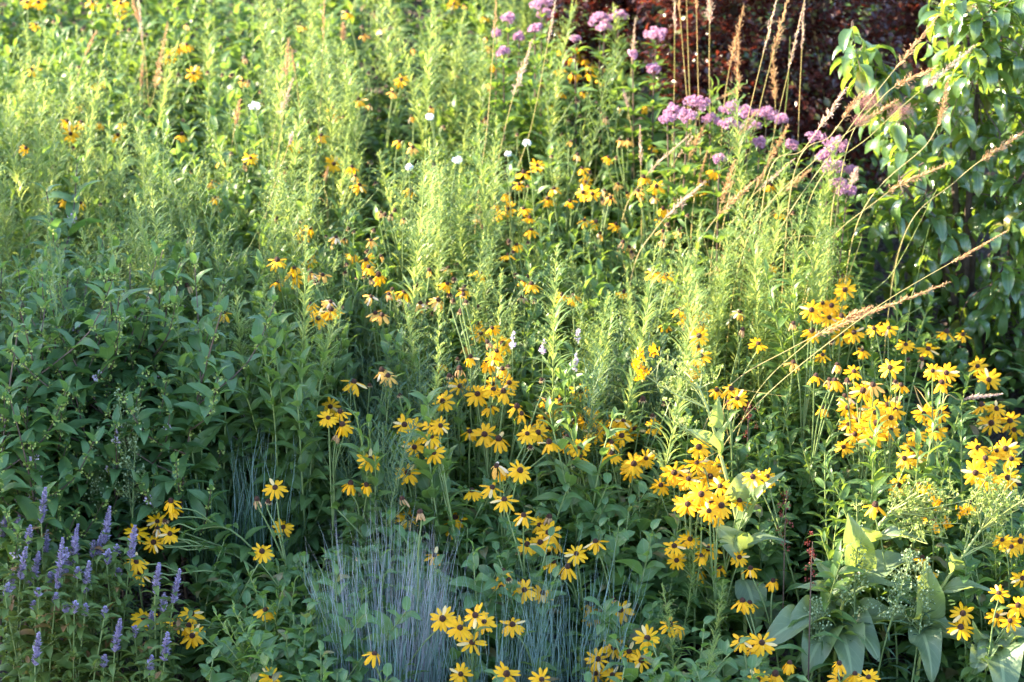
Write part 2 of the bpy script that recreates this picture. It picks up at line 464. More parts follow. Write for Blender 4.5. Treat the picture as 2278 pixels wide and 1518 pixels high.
def feathery(h, mat='feather', stem='stem'):
    s, f = MB(), MB()
    for q in range(rng.integers(3, 6)):
        P = stem_line(h * rng.uniform(0.75, 1.0), 0.22, 8)
        s.tube(P, np.linspace(0.0025, 0.0008, len(P)))
        n = int(60 * h)
        spiral_leaves(f, P, np.linspace(0.1, 0.97, n), 42, 'thread', np.linspace(0.055, 0.022, n), 0.0046)
        for tt in np.linspace(0.35, 0.95, 13):
            o, tg = on(P, tt); az = rng.uniform(0, 6.28); bl = (1.06 - tt) * 0.24 * h + 0.02
            d = unit(np.array([math.cos(az), math.sin(az), 1.3]))
            Q = np.stack([o[0], o[0] + d * bl * 0.55, o[0] + d * bl + np.array([0, 0, bl * 0.15])])
            s.tube(Q, [0.0013, 0.001, 0.0006], 3)
            spiral_leaves(f, Q, np.linspace(0.1, 1, int(7 + bl * 60)), 45, 'thread', 0.027, 0.0040)
    return [('stem', s.mesh('stem', M[stem])), ('foliage', f.mesh('foliage', M[mat]))]


def lanceleaf(h):
    s, f = MB(), MB()
    for q in range(rng.integers(1, 4)):
        P = stem_line(h * rng.uniform(0.8, 1.0), 0.16)
        s.tube(P, np.linspace(0.004, 0.0018, len(P)))
        n = int(42 * h)
        t = np.linspace(0.12, 0.98, n)
        L = np.interp(t, [0, 0.45, 1], [0.10, 0.125, 0.05]) * rng.uniform(0.8, 1.2, n)
        spiral_leaves(f, P, t, np.interp(t, [0, 0.6, 1], [5, 32, 62]), ['lance', 'lance2'], L, L * rng.uniform(0.22, 0.30, n))
    return [('stem', s.mesh('stem', M['gold_stem'])), ('foliage', f.mesh('foliage', M['lance']))]


def ovalleaf(h):
    s, f = MB(), MB()
    for q in range(rng.integers(1, 3)):
        P = stem_line(h * rng.uniform(0.85, 1.0), 0.14)
        s.tube(P, np.linspace(0.0045, 0.002, len(P)))
        k = int(13 * h) + 3
        t = np.linspace(0.12, 0.99, k)
        L = np.interp(t, [0, 0.5, 1], [0.12, 0.135, 0.06]) * rng.uniform(0.85, 1.15, k)
        for off in (0.0, math.pi):
            spiral_leaves(f, P, t, np.interp(t, [0, 0.6, 1], [8, 34, 60]), ['ovate', 'lance', 'ovate2'], L, L * 0.34, az0=off, step=1.57, jit=0.3)
    return [('stem', s.mesh('stem', M['stem'])), ('foliage', f.mesh('foliage', M['oval']))]


def broadleaf(h):
    s, f = MB(), MB()
    for q in range(rng.integers(2, 5)):
        P = stem_line(h * rng.uniform(0.7, 1.0), 0.3)
        s.tube(P, np.linspace(0.004, 0.0018, len(P)))
        n = int(30 * h) + 4
        t = np.linspace(0.15, 1, n)
        L = np.interp(t, [0, 0.5, 1], [0.10, 0.105, 0.05]) * rng.uniform(0.75, 1.2, n)
        spiral_leaves(f, P, t, np.interp(t, [0, 1], [10, 40]), ['ovate', 'ovate2', 'broad'], L, L * rng.uniform(0.40, 0.55, n))
    return [('stem', s.mesh('stem', M['stem'])), ('foliage', f.mesh('foliage', M['broad']))]


def floret_ball(mb, c, r, k, size, flat=1.0):
    d = unit(rng.normal(0, 1, (k, 3))); d[:, 2] *= flat
    mb.leaves(LT['small'], np.asarray(c) + d * r * 0.6, d + rng.normal(0, 0.3, (k, 3)), rng.normal(0, 1, (k, 3)), size, size * 0.6)


def mint(h):
    s, f = MB(), MB()
    P = stem_line(h, 0.18)
    s.tube(P, np.linspace(0.0055, 0.002, len(P)), 4)
    lines = [P]
    for tt in (0.2, 0.28, 0.36, 0.44, 0.52, 0.6, 0.68, 0.75):
        o, tg = on(P, tt); az = rng.uniform(0, 6.28); bl = h * rng.uniform(0.22, 0.4)
        d = np.array([math.cos(az), math.sin(az), 0])
        Q = curve([o[0], o[0] + d * bl * 0.45 + [0, 0, bl * 0.35], o[0] + d * bl * 0.7 + [0, 0, bl * 0.85]], 6)
        s.tube(Q, np.linspace(0.0032, 0.0015, len(Q)), 3)
        lines.append(Q)
    whorls = []
    for i, Q in enumerate(lines):
        k = int((12 if i == 0 else 6) * rng.uniform(0.9, 1.2))
        for j, tt in enumerate(np.linspace(0.12, 0.99, k)):
            o, tg = on(Q, tt)
            a = j * 1.57 + rng.normal(0, 0.3)
            L = np.interp(tt, [0, 0.6, 1], [0.125, 0.110, 0.055]) * rng.uniform(0.8, 1.2)
            for sgn in (0, math.pi):
                el = np.radians(np.interp(tt, [0, 1], [12, 52]) + rng.normal(0, 9))
                D = np.array([math.cos(a + sgn) * math.cos(el), math.sin(a + sgn) * math.cos(el), math.sin(el)])
                f.leaves(LT[random.choice(['ovate', 'ovate2', 'ovate'])], o, D, np.array([0, 0, 1.0]) + rng.normal(0, 0.2, 3), L, L * rng.uniform(0.30, 0.38))
            if tt > 0.4:
                whorls.append(o[0])
    parts = [('stem', s.mesh('stem', M['mint_stem'])), ('foliage', f.mesh('foliage', M['mint']))]
    b = MB()
    for w in whorls:
        floret_ball(b, w, 0.011, 14, 0.009)
    parts.append(('bud_sprays', b.mesh('bud_sprays', M['bud'])))
    w = MB()
    for q in random.sample(whorls, 2):
        floret_ball(w, q + np.array([0, 0, 0.006]), 0.014, 16, 0.010)
    parts.append(('flower_sprays', w.mesh('flower_sprays', M['lilac'])))
    return parts


def fleabane(h, big=False):
    """Tall thin plant: narrow leaves below, a loose panicle of tiny pale buds above."""
    s, f, b = MB(), MB(), MB()
    P = stem_line(h, 0.08)
    s.tube(P, np.linspace(0.004, 0.0015, len(P)))
    n = int(70 * h)
    t = np.linspace(0.1, 0.8, n)
    spiral_leaves(f, P, t, 30, ['narrow', 'narrow2'], np.linspace(0.09, 0.04, n), 0.0065)
    for tt in np.linspace(0.55, 0.99, 26):
        o, tg = on(P, tt); az = rng.uniform(0, 6.28); bl = np.interp(tt, [0.55, 0.75, 1], [0.075, 0.065, 0.015]) * rng.uniform(0.6, 1.15)
        d = unit(np.array([math.cos(az), math.sin(az), 1.1]))
        Q = np.stack([o[0], o[0] + d * bl * 0.55, o[0] + d * bl])
        s.tube(Q, [0.001, 0.0008, 0.0005], 3)
        k = int(4 + bl * (110 if big else 80))
        c, _ = on(Q, rng.uniform(0.3, 1, k))
        c0 = c
        c = c + rng.normal(0, 0.006 + 0.08 * bl, (k, 3))
        for ca, cb in zip(c0, c):
            s.tube(np.stack([ca, (ca + cb) / 2 + [0, 0, -0.002], cb]), 0.0006, 3)
        dd = unit(rng.normal(0, 1, (k, 3)) + np.array([0, 0, 1.2]))
        b.leaves(LT['bract'], c, dd, rng.normal(0, 1, (k, 3)), 0.0072, 0.0038)
        b.leaves(LT['bract'], c, dd, rng.normal(0, 1, (k, 3)), 0.0072, 0.0038)
    return [('stem', s.mesh('stem', M['stem'])), ('foliage', f.mesh('foliage', M['feather_blue'])), ('bud_sprays', b.mesh('bud_sprays', M['whitebud']))]


def ribbon(mb, P, w, twist=0.4, rnd=None):
    P = np.asarray(P); k = len(P)
    T = unit(np.gradient(P, axis=0))
    a = rng.uniform(0, 6.28)
    S = unit(np.cross(T, np.array([math.cos(a), math.sin(a), 0.2])))
    w = np.broadcast_to(w, (k,))[:, None]
    V = np.concatenate([P - S * w, P + S * w])
    i = np.arange(k - 1)
    mb.add(V, np.stack([i, i + 1, i + 1 + k, i + k], 1), None, rnd)


def grass_clump(n, h, spread, base, w, mats, stems=0, droop=0.25, bias=(0, 0)):
    f, s = MB(), MB()
    for q in range(n + stems):
        stem = q >= n
        a = rng.uniform(0, 6.28); r = base * math.sqrt(rng.random())
        hh = h * (rng.uniform(0.70, 1.10) if stem else rng.uniform(0.40, 0.98))
        out = spread * rng.uniform(0.1, 1.0) * hh
        dx, dy = math.cos(a) * out + bias[0] * hh, math.sin(a) * out + bias[1] * hh
        b0 = np.array([math.cos(a) * r, math.sin(a) * r, 0])
        t = np.linspace(0, 1, 6)[:, None]
        dr = (0.02 if stem else droop * rng.random()) * hh
        P = b0 + np.concatenate([dx * t ** 1.5, dy * t ** 1.5, hh * t - dr * t ** 3], 1) + rng.normal(0, 0.009, (6, 3)) * t ** 0.7 * np.array([[1, 1, 0.3]])
        ww = w * (0.75 if stem else 1.0) * np.array([1, 1, 0.95, 0.8, 0.5, 0.12]) * rng.uniform(0.7, 1.2)
        ribbon(s if stem else f, P, ww)
    parts = [('blades', f.mesh('blades', M[mats[0]]))]
    if stems:
        parts.append(('seed_stems', s.mesh('seed_stems', M[mats[1]])))
    return parts


# ------------------------------------------------------------------ black-eyed Susans: flower heads
def cone_mesh(r, h, name='cone'):
    mb = MB()
    rings, seg = 7, 12
    V = []
    for i in range(rings + 1):
        a = i / rings * math.pi * 0.52
        rr = r * math.sin(a) if i else 0.0006
        z = h * math.cos(a)
        for j in range(seg):
            b = (j + 0.5 * (i % 2)) / seg * 2 * math.pi
            q = 1 + 0.10 * ((i + j) % 2) + rng.normal(0, 0.03)
            V.append((rr * math.cos(b) * q, rr * math.sin(b) * q, z * (1 + 0.05 * ((i + j) % 2))))
    V = np.array(V)
    F = np.array([(i * seg + j, (i + 1) * seg + j, (i + 1) * seg + (j + 1) % seg, i * seg + (j + 1) % seg) for i in range(rings) for j in range(seg)])
    mb.add(V, F, None, rng.random(len(V)))
    return mb.mesh(name, M['cone'])


def head_mesh(kind):
    mb = MB()
    if kind == 'F':
        n, el, L, tmpl, drop = rng.integers(11, 15), -4, 0.0305, ['petal', 'petal', 'petald'], 0.04
    elif kind == 'S':
        n, el, L, tmpl, drop = rng.integers(10, 14), -30, 0.031, ['petal', 'petald'], 0.10
    else:
        n, el, L, tmpl, drop = rng.integers(8, 11), -52, 0.027, ['petald', 'petalc'], 0.35
    for i in range(n):
        if rng.random() < drop:
            continue
        a = (i + rng.normal(0, 0.16)) / n * 2 * math.pi
        e = math.radians(el + rng.normal(0, 9 if kind == 'F' else 15))
        D = np.array([math.cos(a) * math.cos(e), math.sin(a) * math.cos(e), math.sin(e)])
        l = L * rng.uniform(0.86, 1.1)
        mb.leaves(LT[random.choice(tmpl)], np.array([math.cos(a), math.sin(a), 0]) * 0.0052, D, np.array([0, 0, 1.0]) + rng.normal(0, 0.12, 3), l, l * rng.uniform(0.27, 0.34) * (1 if kind != 'X' else 0.7))
    return mb


HEADS = {'F': [], 'S': [], 'X': [], 'O': [], 'C': []}
for q in range(9):
    HEADS['F'].append(head_mesh('F').mesh('petals', M['petal']))
for q in range(9):
    HEADS['S'].append(head_mesh('S').mesh('petals', M['petal']))
for q in range(5):
    HEADS['O'].append(head_mesh('S').mesh('faded_petals', M['petal_old']))
for q in range(7):
    HEADS['X'].append(head_mesh('X').mesh('faded_petals', M['petal_old'] if q % 3 else M['petal_dry']))
CONES = [cone_mesh(0.0076, 0.0095), cone_mesh(0.0078, 0.0120), cone_mesh(0.0070, 0.0085)]
DRYC = []
for q in range(3):
    mb = MB()
    k = 9
    a = np.arange(k) / k * 6.28
    D = np.stack([np.cos(a), np.sin(a), np.full(k, -1.1)], 1)
    mb.leaves(LT['bract'], np.stack([np.cos(a) * 0.004, np.sin(a) * 0.004, np.zeros(k)], 1), D, [0, 0, 1], 0.011, 0.0035)
    DRYC.append(mb.mesh('withered_bracts', M['petal_dry']))

# ------------------------------------------------------------------ black-eyed Susans where the photograph shows them
HEADPX = """60,5F 85,5F 205,5S 268,8F 268,28F 242,14C 80,55S 120,48C 185,65C 262,70X 288,67C 376,128F 360,158C 397,168C 430,163F 462,162C 495,167C
515,167C 540,180O 360,172O 72,155S 175,150C 220,185S 395,105S 415,100S 185,238S 148,270S 182,273S 222,275S 270,274S 157,298F 57,330S 262,300S 405,300S
145,445S 180,452S 557,352F 492,357S 474,408S 478,440S 488,460X 657,326F 637,377X 627,395X 742,240S 742,258O 715,302S 743,365F 580,205C 695,70C 675,60S
773,28S 806,60C 808,78O 822,83C 848,65O 848,82C 893,178F 873,205O 798,222S 780,165C 820,163C 792,185C 822,235X 888,315S 918,328O 905,352C 783,372S 790,393X
800,412S 835,408C 915,425S 870,480X 878,470C 1010,8F 1080,40S 1082,85X 1090,105O 1100,145S 1090,187O 1107,187C 1072,270C 1163,198C 715,12C 585,232C 1250,110S
1285,107S 1292,120S 1274,130S 1302,132S 1245,152S 1312,147S 1275,165S 1312,165S 1340,172S 1347,150O 1205,182X 1245,205S 1297,205S 1285,225C 1215,228S
1188,220S 1265,268C 1290,257C 1250,300C 1270,315X 1285,345X 1228,348C 1380,312O 1398,312O 1378,325C 1455,325S 1440,235S 1378,240X 1340,250X 1350,264X
1195,368F 1295,375S 1312,385C 1353,350S 1372,352C 1432,395S 1165,385S 1155,410S 1130,432S 1175,415C 1303,405F 1297,428F 1318,432F 1232,420S 1218,443S
1268,448S 1375,410O 1345,425X 1358,440O 1340,445X 1395,430X 1420,425O 1460,415S 1455,440O 1425,437X 1475,465S 1470,490S 1485,500C 1100,455S 1130,465F
1100,480F 1165,465S 1070,455C 1070,475C 1060,485X 1178,485S 1300,490S 1325,495S 1370,500S 1182,512S 1590,380S 1560,405S 1545,425S 1570,427S 1650,410S
1655,440S 1715,412S 1742,410S 1770,430S 1782,442S 1840,420S 1857,415S 1737,475S 1860,480F 1845,492S 1885,480S 1765,475C 1530,480C 617,580S 620,628S
652,615F 655,597S 687,578F 690,508S 675,520S 657,528C 670,537C 685,540C 690,610O 718,612O 703,627C 497,697S 692,677S 737,690S 735,672O 708,708F 757,682C
740,545X 748,528O 735,905F 730,930F 757,917S 762,945S 752,967X 775,510C 788,517C 765,532X 825,535O 783,567S 818,560C 815,578S 848,570X 771,590C 768,607C
795,617C 808,615C 820,595S 842,612S 955,602X 997,598O 925,515C 940,512O 937,543C 951,539C 825,622X 1068,607S 995,632S 1030,647S 1000,657C 1030,657C
1055,657C 1008,670C 1037,673C 1062,682C 1025,695C 963,697C 873,647S 900,650S 920,648S 825,660O 865,655X 900,667O 935,675O 975,668O 835,697O 850,702O
1150,545S 1130,567S 1165,625S 1182,633S 1335,520X 1385,540X 1400,550O 1405,562X 1475,515O 1475,537X 1510,515O 1455,605S 1482,612S 1388,650S 1250,657S
1275,660S 1515,690S 1480,722S 1062,720S 1077,737C 1070,743F 1095,730S 1085,762X 1118,765F 1037,770O 1105,782S 1097,797F 1047,795S 1018,800C 1085,805S
1022,822X 1000,837C 1118,822S 1130,816C 1133,852F 1095,855F 1097,867S 1120,872S 1023,860F 1062,877F 985,893F 1090,905S 980,810S 850,825O 863,837O
787,850S 822,858C 890,880C 1292,870F 1205,845C 1217,890S 1247,892S 1318,903S 1182,945S 1213,930F 1245,922F 1303,932F 1280,935C 1173,965F 1197,963F
1220,955S 1263,950S 1293,950F 1325,960F 1260,973C 1290,995F 1265,985S 1222,985S 1180,995C 1362,933S 1387,937S 1412,955S 1455,950F 1357,955X 1360,985S
1383,970F 1450,995C 1430,890C 1480,897C 1452,925C 1452,933C 900,945F 917,950F 962,945F 980,947F 960,972F 922,995F 965,1007F 1045,960S 1078,967F 1110,978S
823,1022F 907,1052F 1720,590S 1880,645F 1875,615S 1535,672S 1535,712F 1557,697S 1560,720S 1555,747F 1525,730C 1552,772S 1560,792F 1545,817F 1540,830S
1645,695O 1652,735X 1687,765F 1830,675S 1805,690F 1850,680F 1862,692F 1815,703S 1845,707F 1872,705S 1765,720X 1805,737S 1872,745F 1900,740F 1945,732F
1977,730F 2015,767F 2065,777F 1918,780S 1850,760C 1830,790S 1862,812X 1765,807O 1845,845X 1815,837S 1857,847S 1900,827F 1980,818F 1885,850C 1942,857O
1920,870F 1880,882O 2075,825F 2105,830F 2095,852S 2105,740S 2142,745S 2175,815F 2200,845F 2020,800C 2050,800X 2005,857S 1992,850C 1595,868S 1627,865S
1640,887F 1620,897X 1830,908S 1885,907F 1935,912F 1947,918F 1927,930F 1975,900F 1997,890C 1992,912F 1982,930F 1887,944F 1950,942F 1927,952F 1982,957F
1947,967F 1902,967F 1877,995F 2055,920F 2090,917F 2075,945F 2040,967F 2082,957F 2030,1000F 2185,902S 2217,910F 2205,942F 2247,937F 2257,957S 2175,997F
2217,1003F 2237,999F 1555,995F 612,1085F 572,1112X 597,1117C 630,1173F 583,1227F 590,1357S 380,1115S 385,1132S 350,1160F 367,1160C 378,1188F 350,1177X
342,1207F 370,1200C 303,1183F 303,1250F 312,1277F 425,1366F 390,1388F 420,1392S 428,1415F 320,1375F 357,1372S 603,1505F 780,1077S 815,1080S 1105,1037O
1119,1048S 1157,1047F 1095,1085S 1050,1092S 1122,1112F 895,1110X 828,1150C 857,1155X 908,1152F 935,1140X 1013,1152S 1005,1177S 1165,1147S 1200,1168F
1222,1150X 1220,1185F 1172,1212F 1202,1207F 1232,1205S 1155,1228C 1282,1232F 1325,1205S 800,1240X 835,1238X 967,1236S 1262,1262S 1230,1250S 1120,1272S
1115,1308F 1167,1313F 1207,1320F 1165,1293C 1132,1290C 1058,1370F 1077,1383F 985,1377F 1023,1397F 1050,1430F 1140,1390F 1315,1345S 1320,1372F 1347,1375F
1380,1357F 1365,1335C 1440,1420F 1330,1467F 1400,1450S 1365,1442F 1427,1470F 1325,1499F 1362,1502F 1025,1500F 1127,1500F 1205,1512F 1490,1390S 1512,1397S
833,1455S 1290,1017S 1410,1032F 1437,1020F 1405,1047F 1470,1080F 1500,1052F 1515,1062F 1500,1215F 1505,1247F 1522,1120F 1550,1030F 1600,1037F 1532,1066F
1580,1060F 1602,1082F 1560,1100F 1582,1117F 1555,1112F 1530,1122F 1592,1147F 1577,1137F 1605,1125F 1645,1115S 1675,1062F 1707,1060F 1692,1072F 1535,1200F
1577,1222F 1560,1237S 1600,1262S 1645,1240F 1555,1272S 1720,1292S 1670,1265S 1652,1337S 1668,1342S 1650,1426F 1695,1430F 1677,1440F 1687,1512F 1725,1500S
1757,1476S 1867,1476S 1868,1510F 1932,1507F 1902,1500S 2000,1080F 2047,1077S 1947,1125S 2170,1052F 2197,1066F 2242,1063F 2012,1020F 2037,1016F 2250,1022F
2192,1020F 2250,1217F 2270,1205F 2230,1202F 2275,1287F 2265,1347F 2222,1320F 2142,1365F 2137,1396F 2217,1370F 2247,1382F 2077,1157S 2157,1120S 2062,1272S
2052,1242S 1160,922S 1150,905S 1360,1010S 1940,975F 1910,935F"""
HP = []
for w in HEADPX.split():
    HP.append((float(w.split(',')[0]), float(w.split(',')[1][:-1]), w[-1]))
for q in range(58):
    HP.append((rng.uniform(120, 1250), rng.uniform(10, 700), 'CCX'[q % 3]))
# where flower stalks lean out from a foot off to one side: (box of heads, foot pixel)
FEET = [((285, 1080, 405, 1300), (640, 1330)), ((300, 1350, 445, 1430), (610, 1430)), ((1090, 1025, 1125, 1056), (880, 1260)), ((1300, 1325, 1390, 1382), (1190, 1340)),
        ((2160, 890, 2278, 965), (1990, 960)), ((1040, 1075, 1100, 1100), (900, 1250)), ((2060, 730, 2150, 790), (1990, 900)), ((2160, 805, 2210, 850), (2040, 900)),
        ((1310, 1410, 1450, 1480), (1240, 1420)), ((1400, 935, 1470, 960), (1330, 1050))]


def cluster(hp, rad=46, most=4):
    left = sorted(hp, key=lambda a: (-a[1]))
    out = []
    while left:
        c = [left.pop(0)]
        for q in sorted(left, key=lambda a: (a[0] - c[0][0]) ** 2 + (a[1] - c[0][1]) ** 2):
            if len(c) >= most:
                break
            d = math.hypot(q[0] - c[0][0], (q[1] - c[0][1]) * 0.9)
            if d < rad * (1.25 if c[0][1] > 900 else 1.0):
                c.append(q)
        for q in c[1:]:
            left.remove(q)
        out.append(c)
    return out


HEAD3 = []      # photo position and depth of every flower head, kept free of taller plants in front


def make_susan(c):
    px = sum(a[0] for a in c) / len(c); py = sum(a[1] for a in c) / len(c)
    low = max(a[1] for a in c)
    h = rng.uniform(0.58, 0.76) if low < 900 else (rng.uniform(0.50, 0.62) if low < 1150 else rng.uniform(0.32, 0.44))
    foot = None
    for (x0, y0, x1, y1), ft in FEET:
        if x0 <= px <= x1 and y0 <= py <= y1:
            foot = ft
    p0 = hit(px, low, h)
    y0 = p0[1]
    if foot:
        b = hit(foot[0], foot[1], 0.12)
        y0 = 0.5 * (y0 + b[1])
        base = np.array([b[0], b[1], gz(b[0], b[1])])
    else:
        bx, by = p0[0] + rng.normal(0, 0.07), y0 + rng.normal(0.03, 0.05)
        base = np.array([bx, by, gz(bx, by)])
    e = empty('black_eyed_susan', base)
    s, f = MB(), MB()
    pts = []
    for i, a in enumerate(c):
        pts.append(at_y(a[0], a[1], y0 + rng.normal(0, 0.035)) - base)
    cen = np.mean(pts, 0)
    if foot:
        main = curve([[0, 0, 0], cen * np.array([0.12, 0.12, 0.45]), cen * np.array([0.48, 0.48, 0.82]), cen * 0.8 + [0, 0, 0.02]], 12)
    else:
        main = curve([[0, 0, 0], cen * np.array([0.15, 0.15, 0.35]), cen * np.array([0.5, 0.5, 0.62])], 8)
    s.tube(main, np.linspace(0.0036, 0.0026, len(main)), 4)
    for i, a in enumerate(c):
        st, tg = on(main, 1.0 if i == 0 else rng.uniform(0.55, 0.95))
        st = st[0]; d = pts[i] - st
        kind = a[2]
        tocam = unit(CAM - (base + pts[i]))
        if kind == 'F':
            nrm = unit(np.array([0, 0, 0.62]) + tocam * 0.80 + rng.normal(0, 0.20, 3))
        elif kind in 'SO':
            nrm = unit(np.array([0, 0, 1.0]) + tocam * 0.30 + rng.normal(0, 0.20, 3))
        else:
            nrm = unit(np.array([0, 0, 1.0]) + tocam * 0.1 + rng.normal(0, 0.22, 3))
        L = np.linalg.norm(d)
        Q = curve([st, st + d * 0.5 + np.array([0, 0, 0.04 * L]) + rng.normal(0, 0.02 * L, 3), pts[i] - nrm * 0.025, pts[i]], 9)
        s.tube(Q, np.linspace(0.0026, 0.0017, len(Q)), 4)
        k = int(L / 0.11)
        if k:
            spiral_leaves(f, Q, rng.uniform(0.1, 0.6, k), 40, ['lance', 'lance2'], rng.uniform(0.035, 0.06, k), 0.013)
        sc = rng.uniform(0.86, 1.18) * (1.04 if kind in 'FS' else 0.97) * (0.80 if py < 560 else (0.92 if py < 820 else 1.0))
        rot = Vector(nrm).to_track_quat('Z', 'Y').to_matrix().to_4x4() @ Matrix.Rotation(rng.uniform(0, 6.28), 4, 'Z')
        mat = Matrix.Translation(Vector(pts[i])) @ rot @ Matrix.Scale(sc, 4)
        if kind == 'C':
            o = part('seed_cone', random.choice(CONES), e); o.matrix_local = mat
            b = part('withered_bracts', random.choice(DRYC), o)
        else:
            o = part('flower_head', random.choice(HEADS[kind]), e); o.matrix_local = mat
            part('cone', random.choice(CONES), o)
        HEAD3.append((a[0], a[1], y0))
    n = int(rng.integers(11, 17))
    t = np.linspace(0.05, 0.95, n) ** 1.0
    L = np.interp(t, [0, 0.4, 1], [0.11, 0.10, 0.055]) * rng.uniform(0.8, 1.2, n)
    spiral_leaves(f, main, t, np.interp(t, [0, 1], [5, 42]), ['lance', 'lance2', 'ovate'], L, L * rng.uniform(0.26, 0.38, n))
    part('stem', s.mesh('stem', M['stem']), e)
    part('foliage', f.mesh('foliage', M['susan_leaf']), e)
    kinds = [a[2] for a in c]
    nf = sum(k in 'FSO' for k in kinds); nx = kinds.count('X'); nc = kinds.count('C')
    num = ['no', 'one', 'two', 'three', 'four']
    if nf:
        fresh = 'flat' if kinds.count('F') >= max(1, nf - 1) else ('faded' if kinds.count('O') > nf / 2 else 'drooping')
        d = f"black-eyed susan with {num[nf]} {fresh} yellow flower{'s' if nf > 1 else ''}"
        if nc: d += f" and {num[nc]} bare cone{'s' if nc > 1 else ''}"
        elif nx: d += f" and {num[nx]} spent"
    elif nx:
        d = f"black-eyed susan with {num[nx]} withered flower{'s' if nx > 1 else ''}"
        if nc: d += f" and {num[nc]} bare cone{'s' if nc > 1 else ''}"
    else:
        d = f"spent black-eyed susan with {num[nc]} bare brown cone{'s' if nc > 1 else ''}"
    note(e, 'flower', d, px, py, 'black-eyed susans in the meadow')


for c in cluster(HP):
    make_susan(c)
H3 = np.array(HEAD3)

# ------------------------------------------------------------------ stands of foliage plants
SETS = {
    'goldenrod': [(h, goldenrod(h)) for h in (0.78, 0.84, 0.88, 0.92, 0.96, 1.02, 0.9, 0.82)],
    'feathery_plant': [(h, feathery(h)) for h in (0.8, 0.9, 1.0, 1.05, 0.85)],
    'blue_green_plant': [(h, feathery(h, 'feather_blue')) for h in (0.7, 0.75, 0.8)],
    'lanceleaf_plant': [(h, lanceleaf(h)) for h in (0.6, 0.7, 0.75, 0.8, 0.85, 0.9, 0.7)],
    'ovalleaf_plant': [(h, ovalleaf(h)) for h in (0.6, 0.65, 0.7, 0.75, 0.8, 0.85)],
    'broadleaf_plant': [(h, broadleaf(h)) for h in (0.38, 0.42, 0.46, 0.5, 0.55, 0.45)],
    'mint_bush': [(h, mint(h)) for h in (0.8, 0.9, 0.95, 1.0, 0.85)],
}
SETS['full_goldenrod'] = [(h, goldenrod(h, 1.35)) for h in (1.0, 1.04, 1.08, 1.12, 1.0)]
NOUN = {
    'goldenrod': ('tall yellow-green goldenrod spire not yet in bloom', 'wildflower', 'goldenrod spires in the meadow'),
    'feathery_plant': ('wispy light green plant with thread-like leaves', 'plant', 'feathery plants in the meadow'),
    'blue_green_plant': ('dusty blue-green plant with fine leaves', 'plant', 'blue-green plants among the flowers'),
    'lanceleaf_plant': ('leafy green plant with lance-shaped leaves', 'plant', 'lance-leaved plants in the meadow'),
    'ovalleaf_plant': ('sturdy green plant with paired oval leaves', 'plant', 'oval-leaved plants in the meadow'),
    'broadleaf_plant': ('low green plant with broad oval leaves', 'plant', 'broad-leaved plants in the foreground'),
    'mint_bush': ('dark green bushy mint stem with toothed paired leaves', 'plant', 'mint stems in the shade'),
}
PLACED = {k: [] for k in SETS}


GUARD = []


def guard(px, py, y):
    GUARD.append((px, py, y))


# ------------------------------------------------------------------ hyssop
SPIKES = [[(92, 1088, 1165), (100, 1182, 1245)], [(3, 1150, 1200), (33, 1150, 1200)], [(62, 1172, 1212), (45, 1220, 1290), (25, 1270, 1312)],
          [(128, 1200, 1312), (75, 1230, 1290), (62, 1278, 1310)], [(155, 1170, 1262), (165, 1190, 1252), (143, 1222, 1278)], [(232, 1130, 1212), (206, 1205, 1242), (216, 1190, 1250)],
          [(188, 1252, 1322), (193, 1285, 1312), (172, 1265, 1288)], [(290, 1172, 1242), (238, 1225, 1258), (256, 1215, 1242), (262, 1268, 1286)],
          [(345, 1256, 1322), (385, 1270, 1342), (362, 1322, 1362)], [(335, 1362, 1402), (300, 1395, 1420)], [(255, 1380, 1452), (230, 1460, 1487)], [(78, 1410, 1482)],
          [(365, 1410, 1472), (330, 1462, 1502)], [(165, 1340, 1366), (188, 1346, 1372)], [(75, 1340, 1358), (85, 1312, 1330), (122, 1322, 1345)], [(232, 1352, 1376), (145, 1345, 1368)], [(108, 1275, 1300), (12, 1300, 1330)]]
